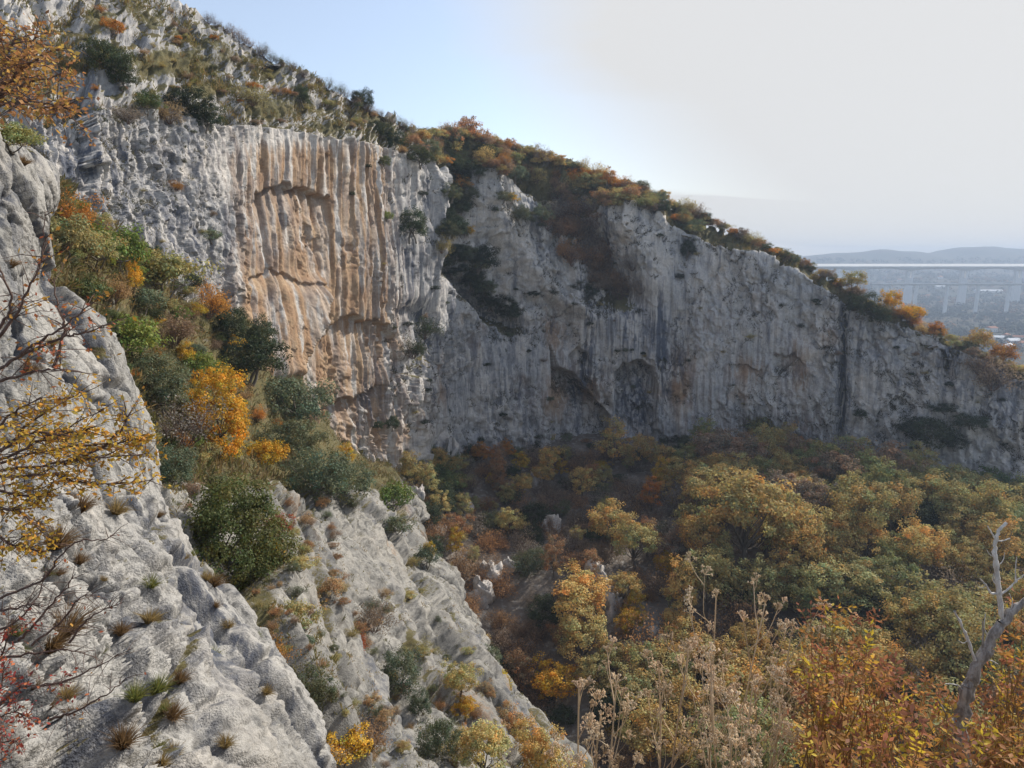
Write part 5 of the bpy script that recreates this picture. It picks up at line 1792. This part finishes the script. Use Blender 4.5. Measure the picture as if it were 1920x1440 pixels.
rng = np.random.RandomState(900)
topf = lambda x: np.interp(x, [1440, 1500, 1520, 1560, 1600, 1650, 1700, 1760, 1800, 1850, 1920, 2000], [1420, 1330, 1250, 1195, 1215, 1235, 1280, 1285, 1300, 1255, 1195, 1180])
for x0, x1, n, lab, sd, ex in [(1490, 1650, 36, "reddish bush with feathered leaves rising in a ragged spire", 901, [(1520, 1165, 3.6), (1548, 1150, 3.7), (1560, 1142, 3.7), (1588, 1158, 3.6), (1618, 1165, 3.6), (1642, 1165, 3.6), (1540, 1172, 3.6), (1600, 1178, 3.6), (1555, 1165, 3.6)]),
                               (1600, 1800, 44, "reddish bush with yellow lower leaves before the dead trunk", 902, []), (1780, 1990, 58, "reddish bush with feathered leaves spreading behind the dead trunk", 903, [(1900, 1130, 4.2), (1915, 1118, 4.2), (1880, 1150, 4.2)])]:
    Y = 3.6 if sd != 903 else 4.3
    cx = (x0 + x1) / 2 + (0 if sd != 901 else 10)
    f = at(cx, 1440, Y)
    foot = (f[0], Y, float(near_z(f[0], Y)))
    feather_bush(foot, bush_tips(x0, x1, topf, Y - .55, Y + .5, n, rng) + [at(*q) for q in ex], sd, lab, .15)
# two front sprays low in the corner
f = at(1700, 1440, 2.6)
feather_bush((f[0], 2.6, float(near_z(f[0], 2.6))), bush_tips(1530, 1900, lambda x: 1370 + 20 * math.sin(x / 40), 2.3, 2.9, 16, rng), 904, "low yellowish bush with feathered leaves at the slope's lip", .4)

# ---------------------------------------------------------------- dead trunk
Yd = 3.55
foot = at(1812, 1475, Yd)
gz = float(near_z(foot[0], Yd))
e = bpy.data.objects.new("dead_tree", None)
COL.objects.link(e)
e.location = (foot[0], Yd, gz)
e['label'], e['category'] = "bent bleached dead tree with bare forked top rising from the reddish bush", "dead tree"
org = np.array(e.location)


def limb(name, pts, r0, r1, mat, Y=Yd, seed=0, root=None, parent=None):
    rng = np.random.RandomState(seed)
    P = px3(pts, Y)
    if root is not None:
        P = np.concatenate([[root], P])
    P = smooth_path(P, 6)
    P[1:-1] += rng.normal(size=(len(P) - 2, 3)) * r1 * .35
    mb = MB()
    rr = 1.3 * np.linspace(r0, r1, len(P)) * (1 + .14 * rng.normal(size=len(P)))
    mb.tube(P - org, rr, 9)
    return obj(name, mb.build(name, mat, True), parent or e)


limb("trunk", [(1806, 1440), (1800, 1400), (1806, 1330), (1825, 1270), (1850, 1215), (1878, 1166)], .036, .019, M_TRUNKD, seed=1, root=np.array([foot[0], Yd, gz - .1]))
limb("branch", [(1876, 1170), (1905, 1140), (1940, 1115), (1990, 1095)], .0185, .011, M_TRUNKD, seed=2)
b1 = limb("branch", [(1880, 1166), (1873, 1112), (1868, 1060), (1865, 1032), (1870, 1000), (1888, 980)], .0125, .0055, M_DEAD, seed=3)
limb("twig", [(1871, 1016), (1862, 1004), (1852, 986)], .0042, .0022, M_DEAD, seed=4, parent=b1)
limb("twig", [(1871, 1014), (1880, 1014), (1894, 1009)], .0035, .002, M_DEAD, seed=5, parent=b1)
limb("twig", [(1875, 1112), (1858, 1112), (1848, 1096), (1837, 1084)], .0050, .0025, M_DEAD, seed=6, parent=b1)
limb("twig", [(1877, 1113), (1890, 1105), (1905, 1090), (1924, 1076)], .0050, .0025, M_DEAD, seed=7, parent=b1)
limb("twig", [(1904, 1092), (1904, 1070), (1906, 1044)], .0032, .0018, M_DEAD, seed=8, parent=b1)
limb("branch", [(1828, 1238), (1815, 1200), (1803, 1172), (1790, 1146)], .0085, .0040, M_DEAD, seed=9)
limb("branch", [(1842, 1232), (1843, 1190), (1842, 1165)], .0045, .0025, M_TRUNKD, seed=10)
limb("branch", [(1800, 1400), (1780, 1350), (1757, 1310)], .0070, .003, M_TRUNKD, seed=11)

for k, (pts, r0) in enumerate([([(1812, 1300), (1795, 1285), (1772, 1282)], .004), ([(1836, 1245), (1856, 1238), (1872, 1246)], .0035), ([(1858, 1200), (1846, 1180), (1848, 1150)], .003), ([(1869, 1062), (1880, 1052), (1884, 1036)], .0025),
                               ([(1867, 1045), (1856, 1040), (1850, 1030)], .002), ([(1872, 1100), (1862, 1088), (1864, 1074)], .0025), ([(1815, 1200), (1806, 1206), (1796, 1200)], .0025), ([(1896, 1148), (1898, 1128), (1892, 1112)], .003), ([(1800, 1372), (1786, 1366), (1776, 1372)], .0045),
                               ([(1912, 1134), (1930, 1138), (1950, 1134)], .003), ([(1848, 1096), (1842, 1102), (1834, 1100)], .002)]):
    limb("twig", pts, r0, r0 * .45, M_DEAD, seed=30 + k)
for k, (x, y) in enumerate([(1802, 1350), (1822, 1278), (1846, 1226)]):
    limb("knot", [(x - 7, y + 7), (x + 1, y), (x + 9, y - 9)], .022, .020, M_TRUNKD, seed=50 + k)
# ---------------------------------------------------------------- viaducts
M_CONC = ground_material("viaduct_concrete", ((0.62, 0.61, 0.59), (0.68, 0.67, 0.65), (0.56, 0.55, 0.54)), 0.2)
t = NT("wind_screen_panel")
ms = t.n('ShaderNodeMixShader', {0: .75, 1: t.n('ShaderNodeBsdfDiffuse', {'Color': (.85, .87, .88)}).outputs[0], 2: t.n('ShaderNodeBsdfTranslucent', {'Color': (.95, .95, .95)}).outputs[0]})
t.t.links.new(ms.outputs[0], t.out.inputs[0])
M_SCREEN = t.m
M_ASPH = ground_material("asphalt", ((.05, .05, .05), (.06, .06, .06), (.045, .045, .045)), .2)


def box_v(x0, x1, y0, y1, z0, z1):
    v = [(x, y, z) for z in (z0, z1) for y in (y0, y1) for x in (x0, x1)]
    q = [(0, 1, 3, 2)[::-1], (4, 5, 7, 6), (0, 1, 5, 4), (2, 3, 7, 6)[::-1], (0, 2, 6, 4)[::-1], (1, 3, 7, 5)]
    return np.array(v, float), np.array(q)


def boxes(name, lst, mat, parent):
    mb = MB()
    for b in lst:
        v, q = box_v(*b)
        mb.add(v, q=q)
    return obj(name, mb.build(name, mat), parent)


def viaduct(name, label, px_piers, deck_py, Y, wid, hmid, hpier, pw, screen, split):
    e = bpy.data.objects.new(name, None)
    COL.objects.link(e)
    e['label'], e['category'] = label, "viaduct"
    zt = float(at(960, deck_py, Y)[2])
    e.location = (0, Y, zt)
    X = [float(at(p, deck_py, Y)[0]) for p in px_piers]
    span = X[1] - X[0]
    xs = np.arange(X[0] - span * .5, X[-1] + span * .5, span / 24)
    dep = np.array([hmid + (hpier - hmid) * (1 - 2 * min(abs(((x - X[0]) / span) % 1), 1 - abs(((x - X[0]) / span) % 1))) ** 2.2 for x in xs])
    w2 = wid / 2
    # deck slab and haunched girder
    V = np.stack([np.stack([xs, 0 * xs - w2, 0 * xs], 1), np.stack([xs, 0 * xs - w2, 0 * xs - 1.0], 1), np.stack([xs, 0 * xs - w2 * .45, -dep], 1), np.stack([xs, 0 * xs + w2 * .45, -dep], 1),
                  np.stack([xs, 0 * xs + w2, 0 * xs - 1.0], 1), np.stack([xs, 0 * xs + w2, 0 * xs], 1)])
    q = quads(6, len(xs))
    me = mesh_np("girder", V.reshape(-1, 3), q, smooth=False, mats=[M_CONC])
    obj("girder", me, e)
    boxes("road_deck", [(xs[0], xs[-1], -w2 + .3, w2 - .3, .02, .25)], M_ASPH, e)
    for sy in (-1, 1):
        boxes("parapet", [(xs[0], xs[-1], sy * (w2 - .15) - .15, sy * (w2 - .15) + .15, .02, 1.0)], M_CONC, e)
        if screen:
            boxes("wind_screen", [(xs[0], xs[-1], sy * (w2 - .15) - .08, sy * (w2 - .15) + .08, 1.003, 1.0 + screen)], M_SCREEN, e)
    for i, x in enumerate(X):
        g = float(far_z(x, Y)) - zt - 3
        mb = MB()
        top = -hpier + .3
        if split:
            hs = split
            for sx in (-1, 1):
                v, q2 = box_v(x + sx * pw * .40 - pw * .16, x + sx * pw * .40 + pw * .16, -4, 4, top - hs, top)
                mb.add(v, q=q2)
            v, q2 = box_v(x - pw * .5, x + pw * .5, -4.2, 4.2, g, top - hs + .02)
            lowv = v.copy()
            lowv[:4, 0] = x + (v[:4, 0] - x) * 1.25
            mb.add(lowv, q=q2)
        else:
            v, q2 = box_v(x - pw * .5, x + pw * .5, -2.5, 2.5, g, top)
            mb.add(v, q=q2)
        obj("pier", mb.build("pier", M_CONC), e)
    return e


viaduct("motorway_viaduct", "tall pale motorway viaduct crossing the far valley behind the rim", [1502, 1605, 1707, 1809, 1911, 2013, 2115], 500, 1650, 26, 5.0, 10.5, 14.5, 5.6, 16)
viaduct("road_viaduct", "lower slim road viaduct under the tall motorway viaduct", [1661, 1719, 1777, 1835, 1893, 1951, 2009], 532, 1350, 11, 3.0, 3.4, 5.0, 0, 0)

# ---------------------------------------------------------------- village, pylon, far wood
M_WALL = ground_material("house_plaster", ((.70, .68, .64), (.76, .74, .70), (.66, .63, .58)), 1.0)
M_ROOF = ground_material("clay_roof", ((.30, .13, .08), (.36, .17, .10), (.26, .11, .07)), 2.0)
M_PANE = ground_material("dark_window", ((.03, .035, .045), (.04, .045, .055), (.03, .03, .04)), 1.0)
M_GREEN = ground_material("white_sheet_roof", ((.75, .76, .77), (.8, .8, .8), (.72, .73, .74)), 1.0)


def on_far(px, py):
    Y = np.linspace(500, 4200, 2600)
    P = at(px, py, Y)
    b = P[:, 2] < far_z(P[:, 0], P[:, 1])
    i = int(np.argmax(b)) if b.any() else len(Y) - 1
    return np.array([P[i, 0], P[i, 1], float(far_z(P[i, 0], P[i, 1]))])


def house(px, py, L, D, Hh, label, roof=None, rot=0.0):
    p = on_far(px, py)
    e = bpy.data.objects.new("house", None)
    COL.objects.link(e)
    e.location = p
    e.rotation_euler = (0, 0, rot)
    e['label'], e['category'], e['group'] = label, "house", "houses in the far valley"
    boxes("wall", [(-L / 2, L / 2, -D / 2, D / 2, -2, Hh)], M_WALL, e)
    mb = MB()
    o = .6
    V = np.array([(-L / 2 - o, -D / 2 - o, Hh), (L / 2 + o, -D / 2 - o, Hh), (L / 2 + o, D / 2 + o, Hh), (-L / 2 - o, D / 2 + o, Hh), (-L / 2 - o, 0, Hh + D * .28), (L / 2 + o, 0, Hh + D * .28)])
    mb.add(V, q=[(0, 1, 5, 4), (2, 3, 4, 5)], t=[(0, 4, 3), (1, 2, 5)])
    obj("roof", mb.build("roof", roof or M_ROOF), e)
    for k in range(max(2, int(L / 4))):
        x = -L / 2 + (k + .5) * L / max(2, int(L / 4))
        boxes("window", [(x - .6, x + .6, -D / 2 - .06, -D / 2 + .1, 1.2, 2.7)], M_PANE, e)


for i, (x, y, L, D, Hh, lab, rf, rt) in enumerate([
    (1858, 622, 15, 10, 6, "pale house with red roof at the upper edge of the village", None, .3), (1870, 640, 13, 9, 5.5, "pale house with white roof beside the village field", M_GREEN, -.3), (1885, 636, 14, 9, 6, "pale house with red roof in the middle of the village", None, .8),
    (1898, 645, 16, 10, 5, "long pale house with white roof in the village", M_GREEN, .1), (1908, 640, 12, 9, 6, "small pale house with red roof at the village end", None, -.6), (1916, 650, 13, 9, 5, "pale house with red roof lowest in the village", None, .4),
    (1892, 655, 12, 9, 5, "small pale house with white roof lowest in the village", M_GREEN, .9), (1845, 632, 10, 8, 5, "small pale house with red roof apart from the village", None, .2),
    (1739, 558, 13, 10, 6, "lone white house beside the tall viaduct's pier", None, .2), (1762, 523, 16, 12, 7, "white house on the wooded ridge under the viaduct", None, .5), (1686, 528, 12, 9, 7, "white house on the wooded ridge behind the golden tree", None, 0),
    (1853, 548, 75, 14, 4, "long white roofed shed under the lower viaduct", M_GREEN, 0), (1762, 540, 26, 12, 5, "bright white shed beside the tall viaduct's pier", M_GREEN, 0)]):
    house(x, y, L, D, Hh, lab, rf, rt)
# pylon
p = on_far(1660, 525)
e = bpy.data.objects.new("power_pylon", None)
COL.objects.link(e)
e.location = p
e['label'], e['category'] = "lattice power pylon on the wooded ridge under the viaduct deck", "pylon"
M_STEEL = ground_material("grey_steel", ((.25, .26, .27), (.3, .31, .32), (.22, .23, .24)), 1.0)
mb = MB()
for sx in (-1, 1):
    for sy in (-1, 1):
        mb.tube([(sx * 3, sy * 3, -2), (sx * .5, sy * .5, 38)], [.35, .25], 4)
for z in range(0, 36, 6):
    w0, w1 = 3 - 2.5 * z / 38, 3 - 2.5 * (z + 6) / 38
    for sy in (-1, 1):
        mb.tube([(-w0, sy * w0, z), (w1, sy * w1, z + 6)], [.2, .2], 3)
        mb.tube([(w0, sy * w0, z), (-w1, sy * w1, z + 6)], [.2, .2], 3)
obj("lattice", mb.build("lattice", M_STEEL), e)
for z in (26, 31, 36):
    mb = MB()
    mb.tube([(-7, 0, z), (7, 0, z)], [.3, .3], 4)
    obj("crossarm", mb.build("crossarm", M_STEEL), e)
# far wood
t = NT("far_foliage")
t.t.links.new(t.n('ShaderNodeBsdfDiffuse', {'Color': t.n('ShaderNodeAttribute', attribute_name='tint').outputs['Color']}).outputs[0], t.out.inputs[0])
M_FARLEAF = t.m
rng = np.random.RandomState(33)
mb = MB()
cols = np.array([(.022, .032, .02), (.03, .04, .02), (.02, .028, .018), (.20, .095, .04), (.14, .08, .035), (.05, .05, .025)])
pts = []
for _ in range(3600):
    y = rng.uniform(760, 3000)
    pxx = rng.uniform(1520, 2050)
    x = (pxx - 960) / F * y
    pts.append((x, y))
pts = np.array(pts)
pz = far_z(pts[:, 0], pts[:, 1])
ci = np.where(fbm(pts[:, 0] / 120, pts[:, 1] / 160, 3, 171) > .12, rng.choice([3, 4, 5], len(pts)), rng.choice([0, 1, 2, 0, 5], len(pts)))
C = np.stack([pts[:, 0], pts[:, 1], pz + 3], 1)
per = 16
u = unit(rng, len(C) * per)
R = np.repeat(rng.uniform(3.5, 8, len(C)) * (pts[:, 1] / 1300) ** .5, per)[:, None]
P_ = np.repeat(C, per, 0) + u * R * [1, 1, .8]
mb.leaves(P_, u + [0, 0, .6], R[:, 0] * .75, rng, col=np.repeat(cols[ci], per, 0) * (.7 + .6 * rng.rand(len(P_), 1)), aspect=.8)
obj("far_woodland", mb.build("far_woodland", M_FARLEAF), kind="stuff", label="mixed green and orange woodland covering the far valley", category="woodland")

# ---------------------------------------------------------------- haze
t = NT("valley_haze")
vol = t.n('ShaderNodeVolumePrincipled', {'Color': (.50, .62, .82), 'Density': 0.00032, 'Anisotropy': 0.2})
t.t.links.new(vol.outputs[0], t.out.inputs['Volume'])
v, q = box_v(-2000, 4400, -120, 4050, -140, 56)
me = mesh_np("haze", v, q, smooth=False, mats=[t.m])
obj("haze", me, kind="stuff", label="thin bluish haze filling the whole valley", category="haze")
